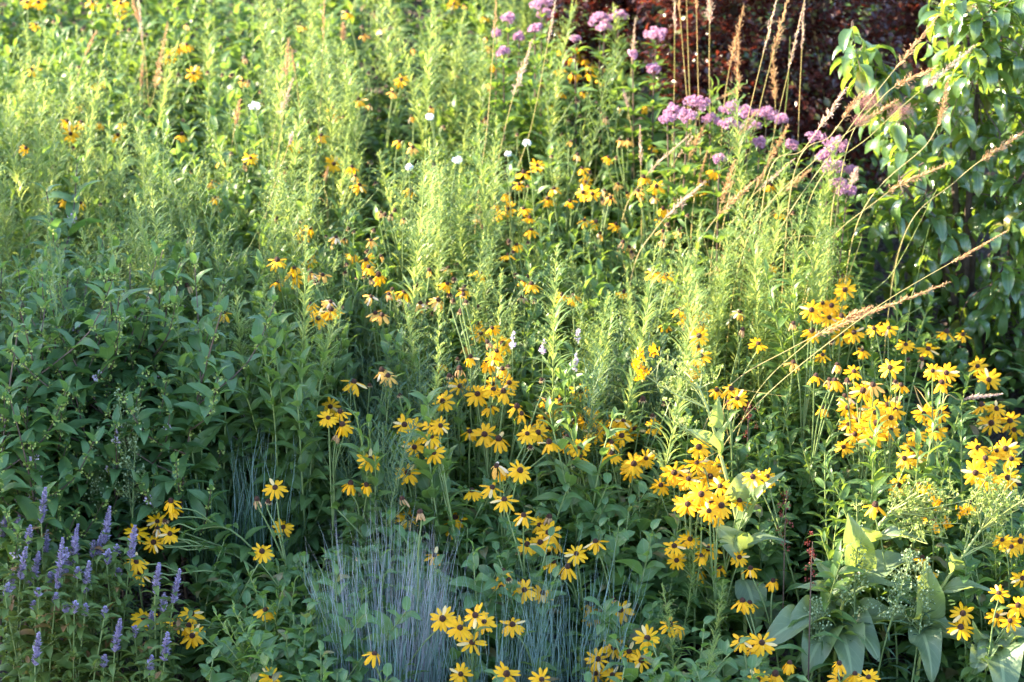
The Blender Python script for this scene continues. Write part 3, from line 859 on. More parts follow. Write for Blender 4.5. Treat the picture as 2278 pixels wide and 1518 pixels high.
for grp in SPIKES:
    px = sum(a[0] for a in grp) / len(grp); low = max(a[2] for a in grp); top = min(a[1] for a in grp)
    p = hit(px, low, 0.42 if low < 1400 else 0.33)
    lean = rng.uniform(-30, 0)
    base = np.array([hit(px + lean, low, 0.42)[0], p[1] + 0.02, 0]); base[2] = gz(base[0], base[1])
    e = empty('hyssop', base)
    s, f = MB(), MB()
    for (sx, ty, by) in grp:
        guard(sx, ty, p[1]); guard(sx, (ty + by) / 2, p[1]); guard(sx, by, p[1])
        yy = p[1] + rng.normal(0, 0.03)
        lx = (by - ty) * rng.uniform(0.05, 0.2)
        T = at_y(sx + lx, ty, yy) - base; B = at_y(sx, by, yy) - base
        Q = curve([[0, 0, 0], B * np.array([0.4, 0.4, 0.5]), B, T], 12)
        s.tube(Q, np.linspace(0.003, 0.0014, len(Q)), 4)
        k = 11
        t = np.linspace(0.12, 0.80, k)
        for off in (0.0, math.pi):
            spiral_leaves(f, Q, t, 15, ['ovate', 'ovate2', 'lance'], np.linspace(0.085, 0.045, k), np.linspace(0.036, 0.017, k), az0=off, step=1.57)
        for tt in (0.3, 0.42, 0.52):       # small leafy side shoots
            o, _ = on(Q, tt); az = rng.uniform(0, 6.28)
            d = np.array([math.cos(az), math.sin(az), 0.8]) * 0.06
            W2 = np.stack([o[0], o[0] + d * 0.6, o[0] + d])
            s.tube(W2, 0.001, 3)
            spiral_leaves(f, W2, np.linspace(0.3, 1, 7), 30, ['lance', 'ovate'], 0.034, 0.013)
        sp = MB()
        Ls = np.linalg.norm(T - B); ax = unit(T - B)
        whor = max(6, int(Ls / 0.0055))
        for i in range(whor):
            u = i / (whor - 1)
            rad = 0.0145 * (0.75 + 0.45 * math.sin(math.pi * min(1, u * 0.9 + 0.25))) * (1 - 0.55 * u ** 5)
            c = B + ax * Ls * u
            kk = 9
            a = np.arange(kk) / kk * 6.28 + i * 0.9 + rng.normal(0, 0.2, kk)
            X = perp(ax); Y = np.cross(ax, X)
            d = np.cos(a)[:, None] * X + np.sin(a)[:, None] * Y + 0.7 * ax + rng.normal(0, 0.15, (kk, 3))
            sp.leaves(LT['bract'], c + d * 0.001, d, ax + rng.normal(0, 0.3, (kk, 3)), rad * rng.uniform(0.7, 1.3, kk), 0.0060)
        part('flower_spike', sp.mesh('flower_spike', M['spike']), e)
    part('stem', s.mesh('stem', M['stem']), e); part('foliage', f.mesh('foliage', M['hyssop_leaf']), e)
    nn = ['', 'one purple flower spike', 'two purple flower spikes', 'three purple flower spikes', 'four purple flower spikes'][len(grp)]
    note(e, 'flower', f'anise hyssop with {nn}', px, (top + low) / 2, 'purple hyssops at the shady corner')

# ------------------------------------------------------------------ thin panicle plants
for (px, py, h, big) in ((212, 955, 0.62, 0), (262, 900, 0.72, 0), (305, 880, 0.76, 0), (1785, 1335, 0.36, 1), (1910, 1190, 0.55, 1), (1955, 1200, 0.55, 1), (2035, 1250, 0.50, 1)):
    p = hit(px, py, h); guard(px, py, p[1]); guard(px, py + 50, p[1]); guard(px, py + 110, p[1])
    e = copy_plant(fleabane(h, big), 'fleabane', (p[0], p[1], gz(p[0], p[1])), rng.uniform(0, 6.28), 1.0, (rng.normal(0, 0.04), 0.10 if big else 0.02))
    note(e, 'wildflower', 'pale frothy weed with tiny white-green buds on a thin stem' if big else 'thin weed topped with loose tiny buds and narrow leaves', px, py, 'panicled weeds')

# ------------------------------------------------------------------ grass clumps
for (px, py, h, n, st, spread, base, w, mats, droop, lab) in (
        (850, 1180, 0.60, 520, 260, 0.17, 0.165, 0.0012, ('blue_blade', 'purple_blade'), 0.1, 'dense blue-grey grass tuft with purplish upright stems'),
        (1090, 1265, 0.50, 130, 120, 0.22, 0.16, 0.0011, ('blue_blade', 'blue_blade'), 0.1, 'thin open tuft of blue-grey grass stems before yellow flowers'),
        (1280, 1250, 0.50, 90, 100, 0.20, 0.15, 0.0011, ('blue_blade', 'blue_blade'), 0.1, 'sparse blue-grey grass stems rising through broad leaves'),
        (500, 960, 0.55, 260, 24, 0.30, 0.10, 0.0022, ('green_blade', 'blue_blade'), 0.45, 'dark green fountain grass beside the mint bush'),
        (590, 930, 0.60, 120, 40, 0.22, 0.09, 0.0015, ('green_blade', 'blue_blade'), 0.3, 'slender grey-green grass tuft in shade under yellow flowers'),
        (2140, 860, 0.42, 110, 0, 0.35, 0.10, 0.0018, ('green_blade', 'green_blade'), 0.4, 'dark grass tuft under the glossy green shrub'),
        (330, 1290, 0.30, 120, 0, 0.40, 0.10, 0.0020, ('green_blade', 'green_blade'), 0.4, 'low dark grass tuft between hyssop and yellow flowers'),
        (1640, 560, 0.95, 60, 0, 0.25, 0.10, 0.0024, ('green_blade', 'green_blade'), 0.5, 'tall green grass blades among lit goldenrod spires')):
    p = hit(px, py, h)
    for gx_ in (-90, -45, 0, 45, 90):
        for gy_ in (20, 90, 170, 260):
            if n + st > 150: guard(px + gx_, py + gy_, p[1])
    e = copy_plant(grass_clump(n, h, spread, base, w, mats, st, droop), 'grass_clump', (p[0], p[1], gz(p[0], p[1])), 0, 1.0)
    tag(e, lab, 'grass', 'grass tufts in the bed')

# ------------------------------------------------------------------ tall plumed grasses
PL = """1545,420 1525,180 1505,-60 0.25 c 0|1540,380 1532,150 1525,-80 0.2 c 0|1560,430 1553,180 1548,-60 0.22 c 0|1582,400 1578,160 1580,-30 0.28 p 1|
1600,420 1615,200 1655,15 0.45 p 1|1600,560 1660,280 1737,-40 0.3 p 0|1640,500 1690,240 1760,-30 0.34 p 1|1655,600 1715,330 1790,0 0.28 c 0|1770,500 1778,240 1790,-10 0.3 c 0|
1838,290 1822,130 1795,-20 0.5 p 0|1640,420 1640,250 1642,80 0.5 p 1|1715,400 1725,250 1718,105 0.5 p 1|1530,380 1560,250 1640,200 0.35 p 0|1490,440 1500,200 1500,-40 0.3 c 0|
1130,470 1185,270 1238,-10 0.22 p 0|1098,450 1130,260 1183,92 0.45 p 1|1058,500 1085,270 1105,-10 0.2 c 0|1395,300 1405,150 1413,45 0.55 p 0|1410,360 1398,250 1388,205 0.6 p 0|
1330,330 1380,285 1450,290 0.55 p 0|600,500 630,260 642,90 0.3 p 1|595,420 610,300 650,180 0.4 p 1|505,430 515,330 532,228 0.3 p 1|322,240 318,120 308,-10 0.5 c 0|312,240 314,190 316,150 0.7 p 0|
330,300 345,200 372,55 0.6 p 1|700,420 715,200 722,-20 0.3 p 0|1700,600 1880,300 2090,32 0.28 p 1|1790,480 1950,290 2168,102 0.3 p 1|1870,400 1960,220 2080,150 0.45 p 1|1900,520 2070,310 2110,180 0.5 p 1|
1650,570 1820,350 1992,225 0.3 p 1|1800,620 1960,440 2108,365 0.55 p 1|2000,560 2130,400 2280,292 0.4 p 1|1580,920 1770,770 2110,628 0.52 p 1|1650,940 1800,760 1935,685 0.25 p 1|1605,1000 1900,720 2238,515 0.22 p 0|
2095,915 2140,890 2222,878 0.6 p 0|1900,720 1990,600 2085,420 0.15 g 0|2020,720 2040,620 2068,500 0.1 g 0|1700,430 1790,330 1880,200 0.4 p 1|1760,420 1850,300 1915,210 0.4 p 1|1580,640 1690,480 1800,380 0.3 p 1|
1850,480 1890,420 1905,380 0.5 p 1|1560,500 1600,430 1640,400 0.4 p 0|730,480 722,420 728,380 0.5 p 0|530,640 570,520 640,380 0.1 g 0|575,580 600,450 650,300 0.1 c 0|1500,480 1560,360 1640,260 0.15 g 0|1725,420 1750,220 1758,80 0.2 g 0"""
PR_ = random.Random(11)
for q in range(12):
    x_ = PR_.uniform(1380, 1880); y_ = PR_.uniform(480, 640); dx_ = PR_.uniform(-20, 170); dy_ = PR_.uniform(170, 260)
    PL += f'|{x_:.0f},{y_:.0f} {x_ + dx_ * 0.35:.0f},{y_ - dy_ * 0.55:.0f} {x_ + dx_:.0f},{y_ - dy_:.0f} {PR_.uniform(0.3, 0.55):.2f} p {q % 2}'
for q in range(4):
    x_ = PR_.uniform(60, 1150); y_ = PR_.uniform(170, 480); dx_ = PR_.uniform(-40, 60); dy_ = PR_.uniform(130, 220)
    PL += f'|{x_:.0f},{y_:.0f} {x_ + dx_ * 0.35:.0f},{y_ - dy_ * 0.55:.0f} {x_ + dx_:.0f},{max(-20, y_ - dy_):.0f} {PR_.uniform(0.3, 0.6):.2f} p {q % 2}'
for row in PL.replace('\n', '').split('|'):
    if not row.strip():
        continue
    b, m_, t_, fr, colr, opn = row.split()
    b = tuple(map(float, b.split(','))); m_ = tuple(map(float, m_.split(','))); t_ = tuple(map(float, t_.split(',')))
    fr = float(fr)
    foot = hit(b[0], b[1], 0.55 if b[1] < 900 else 0.35)
    y0 = foot[1] if t_[0] < 1850 else min(foot[1], hit(2150, 870, 0.0)[1] - 0.62) - (0.35 if b[1] > 900 else 0)
    fx = foot[0] * y0 / foot[1]
    P0 = np.array([fx - (t_[0] - b[0]) * 0.0002, y0, gz(fx, y0)])
    A, B, C = at_y(*b, y0) - P0, at_y(*m_, y0 + 0.02) - P0, at_y(*t_, y0 + rng.uniform(-0.05, 0.05)) - P0
    Q = curve([[0, 0, 0], A, B, C], 36)
    if b[1] > 900 or t_[0] > 1900:
        for q_ in (0.55, 0.7, 0.85, 1.0):
            g_ = Q[int(q_ * (len(Q) - 1))] + P0
            guard(*proj(g_), y0)
    e = empty('plume_grass', P0)
    s = MB()
    s.tube(Q, np.linspace(0.0020, 0.0008, len(Q)), 4)
    o, tg = on(Q, 0.25)
    blades = [curve([o[0], o[0] + tg[0] * 0.12 + rng.normal(0, 0.05, 3), o[0] + tg[0] * 0.2 + rng.normal(0, 0.12, 3)], 6)]
    for w in blades:
        ribbon(s, w, np.linspace(0.002, 0.0003, len(w)))
    part('stem', s.mesh('stem', M['culm'] if colr != 'g' else M['culm_green']), e)
    if colr != 'g':
        f = MB()
        ln = np.linalg.norm(C - B) * 1.0
        n = int((110 if opn == '1' else 70) * (0.5 + fr)) * (2 if b[1] > 900 else 1)
        t = np.linspace(1 - fr * 0.55, 0.995, n)
        oo, tt = on(Q, t)
        az = rng.normal(0, 1, (n, 3))
        op = 0.50 if opn == '1' else 0.2
        taper = np.interp(np.linspace(0, 1, n), [0, 0.25, 1], [0.7, 1.0, 0.35])
        dd = unit(tt + op * az * taper[:, None])
        f.leaves(LT['bract'], oo, dd, rng.normal(0, 1, (n, 3)), (0.022 if opn == '1' else 0.015) * taper * rng.uniform(0.6, 1.3, n), 0.0027)
        f.leaves(LT['bract'], oo + dd * 0.012, dd + rng.normal(0, 0.25, (n, 3)), rng.normal(0, 1, (n, 3)), 0.014 * taper, 0.0022)
        part('plume', f.mesh('plume', M['plume'] if rng.random() < 0.6 else M['plume_pink']), e)
    hz = 'leaning' if abs(t_[0] - b[0]) > 110 else ('slightly bent' if abs(t_[0] - b[0]) > 45 else 'upright')
    kind = 'tan grass plume on a thin stem' if (colr != 'g' and opn == '1') else ('narrow tan grass spike on a thin stem' if colr != 'g' else 'bare green grass stem')
    note(e, 'grass', f'{hz} {kind}', (b[0] + t_[0]) / 2, max(10, (b[1] + t_[1]) / 2), 'tall plumed grasses')

# ------------------------------------------------------------------ joe-pye weed
JOE = """1130,38,18 1105,75,10 1215,30,20 1205,5,26 1120,112,14 1190,62,16 1280,85,10 1335,38,26 1376,33,24 1345,58,18 1460,74,30 1455,150,16 1408,118,9 1155,82,12 1500,245,26 1550,226,32
1630,240,34 1662,246,22 1705,250,34 1622,272,24 1672,276,24 1530,255,22 1690,315,16 1812,302,26 1862,318,34 1762,320,15 1855,366,28 1892,376,18 1866,405,22 1884,422,24 1600,350,16 1830,352,18 1485,262,20
1580,262,22 1740,265,16 1845,335,20"""
jl = [tuple(map(float, w.split(','))) for w in JOE.split()]
for px, py, r in jl:
    h = rng.uniform(0.82, 0.92)
    p = hit(px, py, h)
    z = gz(p[0], p[1])
    e = empty('joe_pye_weed', (p[0], p[1], z))
    top = np.array([0, 0, p[2] - z])
    P = curve([[rng.normal(0, 0.03), rng.normal(0, 0.03), 0], top * 0.5 + rng.normal(0, 0.01, 3), top - [0, 0, 0.02]], 9)
    s, f, q = MB(), MB(), MB()
    s.tube(P, np.linspace(0.0045, 0.0022, len(P)), 4)
    for tt in np.linspace(0.25, 0.955, 9):
        o, tg = on(P, tt); a0 = rng.uniform(0, 6.28)
        L = np.interp(tt, [0, 0.7, 0.955], [0.14, 0.13, 0.06])
        for i in range(4):
            a = a0 + i * 1.57 + rng.normal(0, 0.15); el = R(np.interp(tt, [0, 1], [5, 32]) + rng.normal(0, 6))
            f.leaves(LT['lance'], o, [math.cos(a) * math.cos(el), math.sin(a) * math.cos(el), math.sin(el)], np.array([0, 0, 1.0]) + rng.normal(0, 0.2, 3), L * rng.uniform(0.8, 1.1), L * 0.27)
    sc = r / 1139.0 * HF * (p[1] / math.cos(PITCH)) * 0.82
    cl = int(rng.integers(9, 14))
    for i in range(cl):
        a = i * 2.4; rr = sc * math.sqrt((i + 0.3) / cl)
        c = top + np.array([math.cos(a) * rr, math.sin(a) * rr, 0.55 * sc * (1 - (rr / sc) ** 2) + rng.normal(0, 0.004) - 0.35 * sc])
        s.tube(np.stack([P[-1], (P[-1] + c) / 2 + [0, 0, 0.004], c]), 0.001, 3)
        floret_ball(q, c + rng.normal(0, 0.05 * sc, 3), sc * rng.uniform(0.18, 0.30), int(rng.integers(22, 46)), 0.0095)
    part('stem', s.mesh('stem', M['mint_stem']), e); part('foliage', f.mesh('foliage', M['joe_leaf']), e); part('flower_head', q.mesh('flower_head', M['joe']), e)
    note(e, 'flower', f"{'broad' if r > 25 else ('small' if r < 17 else 'rounded')} pink joe-pye flower head on a leafy stem", px, py, 'pink joe-pye weeds')

# ------------------------------------------------------------------ white wildflowers, lilac spikes, red dock
for px, py, r in ((566, 236, 14), (1017, 356, 11), (956, 260, 7), (1172, 318, 7), (910, 372, 6), (1130, 342, 4)):
    h = 0.9; p = hit(px, py, h); z = gz(p[0], p[1])
    e = empty('white_wildflower', (p[0], p[1], z))
    s, q, f = MB(), MB(), MB()
    P = stem_line(p[2] - z, 0.02); P[-1] = [0, 0, p[2] - z]
    s.tube(P, 0.0016, 4)
    sc = r / 1139.0 * HF * p[1] / math.cos(PITCH)
    floret_ball(q, P[-1], sc * 0.9, 50, 0.011, 0.55)
    spiral_leaves(f, P, np.linspace(0.1, 0.8, 14), 40, 'lance', 0.05, 0.008)
    part('stem', s.mesh('stem', M['stem']), e); part('foliage', f.mesh('foliage', M['lance']), e); part('flower_head', q.mesh('flower_head', M['white']), e)
    note(e, 'flower', f"{'bright round' if r > 9 else 'tiny'} white flower cluster on a thin stem", px, py, 'white wildflowers')
for px, ty, by in ((1143, 740, 775), (1210, 758, 785), (1287, 735, 760), (1282, 790, 830)):
    p = hit(px, ty, 0.75); z = gz(p[0], p[1])
    e = empty('lilac_wildflower', (p[0], p[1], z))
    s, q = MB(), MB()
    T = at_y(px, ty, p[1]) - np.array([p[0], p[1], z]); B = at_y(px - 3, by, p[1]) - np.array([p[0], p[1], z])
    s.tube(curve([[0, 0, 0], B * 0.5, B, T], 8), 0.0014, 4)
    k = 34; u = rng.random(k)[:, None]
    q.leaves(LT['bract'], B + (T - B) * u, unit(rng.normal(0, 1, (k, 3)) + [0, 0, 0.8]), rng.normal(0, 1, (k, 3)), 0.013 * (1.2 - 0.6 * u[:, 0]), 0.006)
    part('stem', s.mesh('stem', M['stem']), e); part('flower_spike', q.mesh('flower_spike', M['lilac']), e)
    note(e, 'flower', 'thin pale lilac flower spike on a slender stem', px, ty, 'lilac wildflowers')
for px, ty, by in ((1750, 1095, 1190), (1808, 1205, 1280), (1668, 900, 950)):
    p = hit(px, ty, 0.6); z = gz(p[0], p[1]); b0 = np.array([p[0], p[1], z])
    e = empty('red_dock', b0)
    s, q, f = MB(), MB(), MB()
    T = at_y(px, ty, p[1]) - b0; B = at_y(px - 4, by, p[1]) - b0
    Q = curve([[0, 0, 0], B * 0.5, B, T], 10)
    s.tube(Q, np.linspace(0.003, 0.0012, len(Q)), 4)
    for tt in np.linspace(0.62, 1.0, 15):
        o, _ = on(Q, tt)
        floret_ball(q, o[0] + rng.normal(0, 0.009, 3), 0.006, 9, 0.0065)
    spiral_leaves(f, Q, np.linspace(0.05, 0.4, 6), 30, 'lance2', 0.12, 0.03)
    part('stem', s.mesh('stem', M['mint_stem']), e); part('foliage', f.mesh('foliage', M['broad']), e); part('seed_sprays', q.mesh('seed_sprays', M['redseed']), e)
    note(e, 'plant', 'dock stalk with rusty red seed clusters', px, ty, 'red seeded docks')

# ------------------------------------------------------------------ rosinweed with the big grey-green leaves


def rosinweed(root_px, h0, stalk, leaves, sprays, label, blooms=(), stalk_r=0.006):
    b = hit(root_px[0], root_px[1], h0); Y0 = b[1]
    base = np.array([b[0], Y0, gz(b[0], Y0)])
    e = empty('rosinweed', base)
    tag(e, label, 'plant', 'big-leaved rosinweeds')
    if stalk:
        P = curve([[0, 0, 0]] + [at_y(x, y, Y0 + dy) - base for x, y, dy in stalk], 20)
        s = MB(); s.tube(P, np.linspace(stalk_r, stalk_r * 0.5, len(P)), 7)
        part('stalk', s.mesh('stalk', M['rosin_stem']), e)
    for (bx, by, bdy, tx, ty, tdy, wr, tm, nf) in leaves:
        A = at_y(bx, by, Y0 + bdy) - base; B = at_y(tx, ty, Y0 + tdy) - base
        f = MB(); L = np.linalg.norm(B - A)
        for q_ in (0.15, 0.4, 0.65, 0.95):
            guard(bx + (tx - bx) * q_, by + (ty - by) * q_, Y0)
        nrm = {'cam': np.array([0.1, -1, 0.45]), 'up': np.array([0, -0.35, 1.0]), 'left': np.array([-0.8, -0.5, 0.5]), 'right': np.array([0.7, -0.6, 0.5])}[nf]
        f.leaves(LT[tm], A, B - A, nrm, L * 1.1, L * wr * 1.02)
        part('leaf', f.mesh('leaf', M['rosin']), e)
    if sprays:
        s, q = MB(), MB()
        for (sx, sy, pts) in sprays:
            A = at_y(sx, sy, Y0) - base
            for (tx, ty) in pts:
                B = at_y(tx, ty, Y0 + rng.normal(0, 0.05)) - base
                L = np.linalg.norm(B - A)
                guard(tx, ty, Y0); guard((tx + sx) / 2, (ty + sy) / 2, Y0)
                Q = curve([A, A + (B - A) * 0.55 + np.array([0, 0, 0.03 * L]) + rng.normal(0, 0.03 * L, 3), B], 8)
                s.tube(Q, np.linspace(0.0024, 0.0012, len(Q)), 4)
                for u in (0.55, 0.75, 0.9, 1.0):
                    o, tg = on(Q, u)
                    for _ in range(2):
                        tip = o[0] + rng.normal(0, 0.016, 3) + [0, 0, 0.018]
                        s.tube(np.stack([o[0], (o[0] + tip) / 2 + rng.normal(0, 0.004, 3), tip]), 0.0009, 3)
                        k = 8
                        d = unit(rng.normal(0, 0.7, (k, 3)) + unit(tip - o[0]))
                        q.leaves(LT['bract'], np.tile(tip, (k, 1)), d, rng.normal(0, 1, (k, 3)), 0.0105, 0.0062)
        part('branches', s.mesh('branches', M['rosin_stem']), e)
        part('bud_sprays', q.mesh('bud_sprays', M['bud']), e)
    for (x, y) in blooms:
        q = MB(); C = at_y(x, y, Y0 - 0.02) - base
        k = 26; d = unit(rng.normal(0, 1, (k, 3)) + [0, -0.4, 0.5])
        q.leaves(LT['petal'], np.tile(C, (k, 1)) + rng.normal(0, 0.006, (k, 3)), d, rng.normal(0, 1, (k, 3)), 0.016, 0.0055)
        part('blossom', q.mesh('blossom', M['petal']), e)
    return e


def fan(cx, cy, rx, ry, n):
    return [(cx + rx * math.cos(i * 2.4) * math.sqrt((i + .5) / n), cy + ry * math.sin(i * 2.4) * math.sqrt((i + .5) / n)) for i in range(n)]


rosinweed((1665, 1350), 0.2, [(1645, 1200, 0), (1602, 1010, 0), (1572, 905, 0), (1548, 850, 0)],
          [(1605, 1010, 0, 1520, 962, -0.05, 0.30, 'big2', 'right'), (1606, 1015, 0, 1640, 932, -0.02, 0.34, 'big2', 'left'), (1588, 950, 0, 1596, 880, -0.02, 0.42, 'big2', 'cam'),
           (1632, 1120, -0.02, 1668, 1052, -0.06, 0.72, 'big3', 'cam'), (1642, 1185, -0.02, 1758, 1064, -0.04, 0.26, 'big2', 'left'), (1650, 1215, 0, 1750, 1190, -0.05, 0.24, 'big', 'up'),
           (1650, 1225, 0, 1610, 1180, -0.08, 0.7, 'big3', 'cam'), (1655, 1290, 0, 1690, 1400, -0.12, 0.5, 'big3', 'up')],
          [(1575, 910, [(1500, 885), (1462, 858), (1428, 830), (1530, 845)]), (1556, 865, [(1560, 815), (1520, 825), (1480, 815), (1590, 850)]), (1602, 1010, [(1480, 925), (1510, 940)])],
          'tall rosinweed stalk of pale buds with a yellow blossom tuft, behind the frothy weeds', [(1424, 788), (1418, 812), (1432, 826), (1452, 782), (1426, 840)])
rosinweed((1850, 1440), 0.17, [(1866, 1390, 0), (1885, 1315, 0), (1937, 1205, 0), (1978, 1142, 0), (2040, 1098, 0)],
          [(1908, 1272, 0, 1880, 1140, -0.03, 0.52, 'big2', 'cam'), (1937, 1207, 0, 1912, 1172, -0.03, 0.95, 'big2', 'cam'), (1945, 1200, 0, 2052, 1185, -0.05, 0.28, 'big', 'up'),
           (1898, 1300, 0, 2062, 1222, 0.03, 0.36, 'big', 'up'), (1890, 1320, 0, 1985, 1285, -0.08, 0.42, 'big', 'up'), (1882, 1330, 0, 1815, 1240, 0.03, 0.36, 'big', 'cam'),
           (1880, 1340, 0, 1790, 1290, -0.04, 0.34, 'big', 'up'), (1866, 1380, 0, 1750, 1370, -0.10, 0.55, 'big3', 'up'), (1862, 1392, 0, 1690, 1405, -0.14, 0.40, 'big3', 'up'),
           (1866, 1392, 0, 1960, 1440, -0.16, 0.5, 'big3', 'up'), (1858, 1395, 0, 1790, 1475, -0.18, 0.55, 'big3', 'up'), (1868, 1388, 0, 2035, 1370, -0.06, 0.42, 'big', 'up'),
           (1860, 1392, 0, 1905, 1510, -0.22, 0.48, 'big3', 'up')],
          [(1980, 1140, fan(2075, 1120, 95, 45, 15)), (1950, 1190, fan(2080, 1180, 70, 35, 8)), (1905, 1262, [(1905, 1110)])],
          'largest rosinweed, its lit bud sprays leaning over a heap of grey-green leaves', [(2062, 1090), (2082, 1122), (2140, 1140), (2105, 1165)])
rosinweed((2035, 1440), 0.19, [(2062, 1372, 0), (2088, 1318, 0), (2122, 1266, 0), (2180, 1182, 0), (2252, 1095, 0)],
          [(2060, 1380, 0, 2052, 1245, -0.03, 0.48, 'big2', 'cam'), (2090, 1318, 0, 2205, 1298, -0.05, 0.30, 'big', 'up'), (2086, 1318, 0, 2072, 1238, 0.02, 0.34, 'big2', 'left'),
           (2124, 1268, 0, 2112, 1226, -0.02, 0.75, 'big2', 'cam'), (2050, 1395, 0, 2182, 1438, -0.08, 0.30, 'big', 'up'), (2045, 1400, 0, 1960, 1350, -0.02, 0.42, 'big3', 'up'),
           (2045, 1402, 0, 2080, 1500, -0.18, 0.45, 'big3', 'up'), (2060, 1385, 0, 2120, 1392, -0.08, 0.45, 'big3', 'up')],
          [(2182, 1180, fan(2222, 1120, 62, 48, 14)), (2140, 1240, [(2190, 1215), (2215, 1200), (2160, 1160)])],
          'slanting rosinweed with an upright leaf shadowed by its own stalk')
rosinweed((2215, 1500), 0.14, [],
          [(2215, 1430, 0, 2160, 1490, -0.1, 0.6, 'big3', 'up'), (2218, 1432, 0, 2258, 1478, -0.1, 0.75, 'big3', 'cam'), (2212, 1428, 0, 2172, 1375, -0.02, 0.5, 'big2', 'left'), (2220, 1430, 0, 2310, 1410, -0.05, 0.6, 'big3', 'up'),
           (2215, 1440, 0, 2240, 1540, -0.2, 0.6, 'big3', 'up')], [], 'young rosinweed of broad leaves without a stalk at the grassy edge', stalk_r=0.004)
rosinweed((1700, 1330), 0.12, [],
          [(1700, 1330, 0, 1640, 1360, -0.08, 0.55, 'big3', 'up'), (1702, 1330, 0, 1745, 1300, -0.02, 0.5, 'big', 'up'), (1702, 1332, 0, 1722, 1400, -0.14, 0.6, 'big3', 'up'), (1698, 1330, 0, 1680, 1285, 0.0, 0.55, 'big2', 'cam')],
          [], 'low rosinweed rosette of rounded grey leaves under drooping yellow flowers', stalk_r=0.004)

# low rosettes
for (px, py, L, n, lab) in ((430, 1475, 0.085, 9, 'cabbage-like rosette of round blue-green leaves on the mulch'), (2070, 1500, 0.06, 6, 'low clover-like plant with round lit leaves at the lawn edge'), (2215, 1512, 0.075, 5, 'round-leaved seedling with two bright leaves near the broad rosette'), (1935, 1510, 0.05, 5, 'small round-leaved seedling before the grey-green leaves')):
    p = hit(px, py, 0.08); b = np.array([p[0], p[1], gz(p[0], p[1])])
    guard(px, py, p[1]); guard(px - 30, py, p[1]); guard(px + 30, py, p[1])
    e = empty('rosette_plant', b); tag(e, lab, 'plant', 'low rosettes')
    s, f = MB(), MB()
    for i in range(n):
        a = i * 2.4; el = R(rng.uniform(15, 45)); d = np.array([math.cos(a) * math.cos(el), math.sin(a) * math.cos(el), math.sin(el)])
        st = d * 0.05 + [0, 0, 0.03]
        s.tube(np.stack([np.zeros(3), st * 0.6, st]), 0.0016, 4)
        f.leaves(LT['broad' if i % 2 else 'broad2'], st, d, [0, 0, 1.0], L * rng.uniform(0.8, 1.2), L * rng.uniform(0.75, 0.95))
    part('stem', s.mesh('stem', M['stem']), e); part('foliage', f.mesh('foliage', M['broad']), e)

G3 = np.array(GUARD)
def covers(kind, x, y, ztop, h):
    """Whether a plant here would hide a flower head, spike or big leaf that stands behind it."""
    px, ty = proj((x, y, ztop)); _, by = proj((x, y, ztop - 0.75 * h)); _, b2 = proj((x, y, ztop - 0.95 * h))
    hw, wide = {'goldenrod': (24, 40), 'feathery_plant': (45, 100), 'blue_green_plant': (45, 90), 'lanceleaf_plant': (52, 90), 'ovalleaf_plant': (52, 80), 'broadleaf_plant': (85, 110), 'mint_bush': (70, 100)}[kind]
    n1 = int(((np.abs(H3[:, 0] - px) < hw) & (H3[:, 1] > ty - 5) & (H3[:, 1] < by) & (H3[:, 2] > y - 0.02)).sum())
    n2 = int(((np.abs(G3[:, 0] - px) < wide) & (G3[:, 1] > ty - 8) & (G3[:, 1] < b2 + 20) & (G3[:, 2] > y - 0.02)).sum())
    return n1, n2


def place(kind, px, py, hs=None, tilt=0.08, check=0.97, mind=0.0, full=False):
    h, parts = random.choice(SETS['full_goldenrod' if full else kind])
    sc = rng.uniform(0.9, 1.1) if hs is None else hs / h
    hh = h * sc * 0.98
    p = hit(px, py, hh)
    if not (6.2 < p[1] < 17):
        return False
    n1, n2 = covers(kind, p[0], p[1], p[2], hh)
    if n2 or (check and n1 and rng.random() < check):
        return False
    if mind and any((p[0] - q[0]) ** 2 + (p[1] - q[1]) ** 2 < mind * mind for q in PLACED[kind]):
        return False
    z = gz(p[0], p[1])
    o = copy_plant(parts, kind, (p[0], p[1], z - 0.005), rng.uniform(0, 6.28), sc, (rng.normal(0, tilt), rng.normal(0, tilt)))
    PLACED[kind].append((p[0], p[1]))
    n, cat, grp = NOUN[kind]
    note(o, cat, n, px, py, grp)
    return True


def fill(kind, box, count, tilt=0.10, check=0.97, hs=None, mind=0.06, keep=None):
    x0, y0, x1, y1 = box
    got = tries = 0
    while got < count and tries < count * 25:
        tries += 1
        px, py = rng.uniform(x0, x1), rng.uniform(y0, y1)
        if keep and not keep(px, py):
            continue
        if place(kind, px, py, hs=None if hs is None else rng.uniform(*hs), tilt=tilt, check=check, mind=mind):
            got += 1


GOLD = """470,20 560,60 630,40 700,5 745,105 790,60 815,30 862,2 882,22 905,0 930,0 960,10 992,40 1000,160 966,170 985,110 1030,60 1047,55 1060,10 720,190
736,215 700,260 760,130 776,112 965,350 985,345 1002,360 940,390 1015,375 1030,405 912,380 1165,235 1180,60 1150,0 1096,130 1086,220 1385,30 1402,40 1535,505
1560,520 1592,530 1622,510 1642,505 1662,520 1692,480 1715,470 1742,475 1762,480 1792,500 1812,470 1840,425 1828,445 1770,330 1732,305 1710,208 1686,340
1660,385 1746,370 1230,560 1255,540 1282,550 1312,540 1342,560 1362,570 1387,560 1206,580 1302,600 1422,610 1372,640 1095,640 1408,622 1182,690 1272,680
1446,600 1462,640 1500,560 1575,570 1700,560 1730,560 1780,570 1655,600 1540,1190 1600,1010 1310,690 1340,720 1150,660 535,640 600,480 660,300 1120,300
1055,250 870,110 840,150 655,190 770,200 805,180 920,60 945,95 1020,130 1010,210 985,240 1130,60 670,150 590,120 1470,560 1520,620 1610,590"""
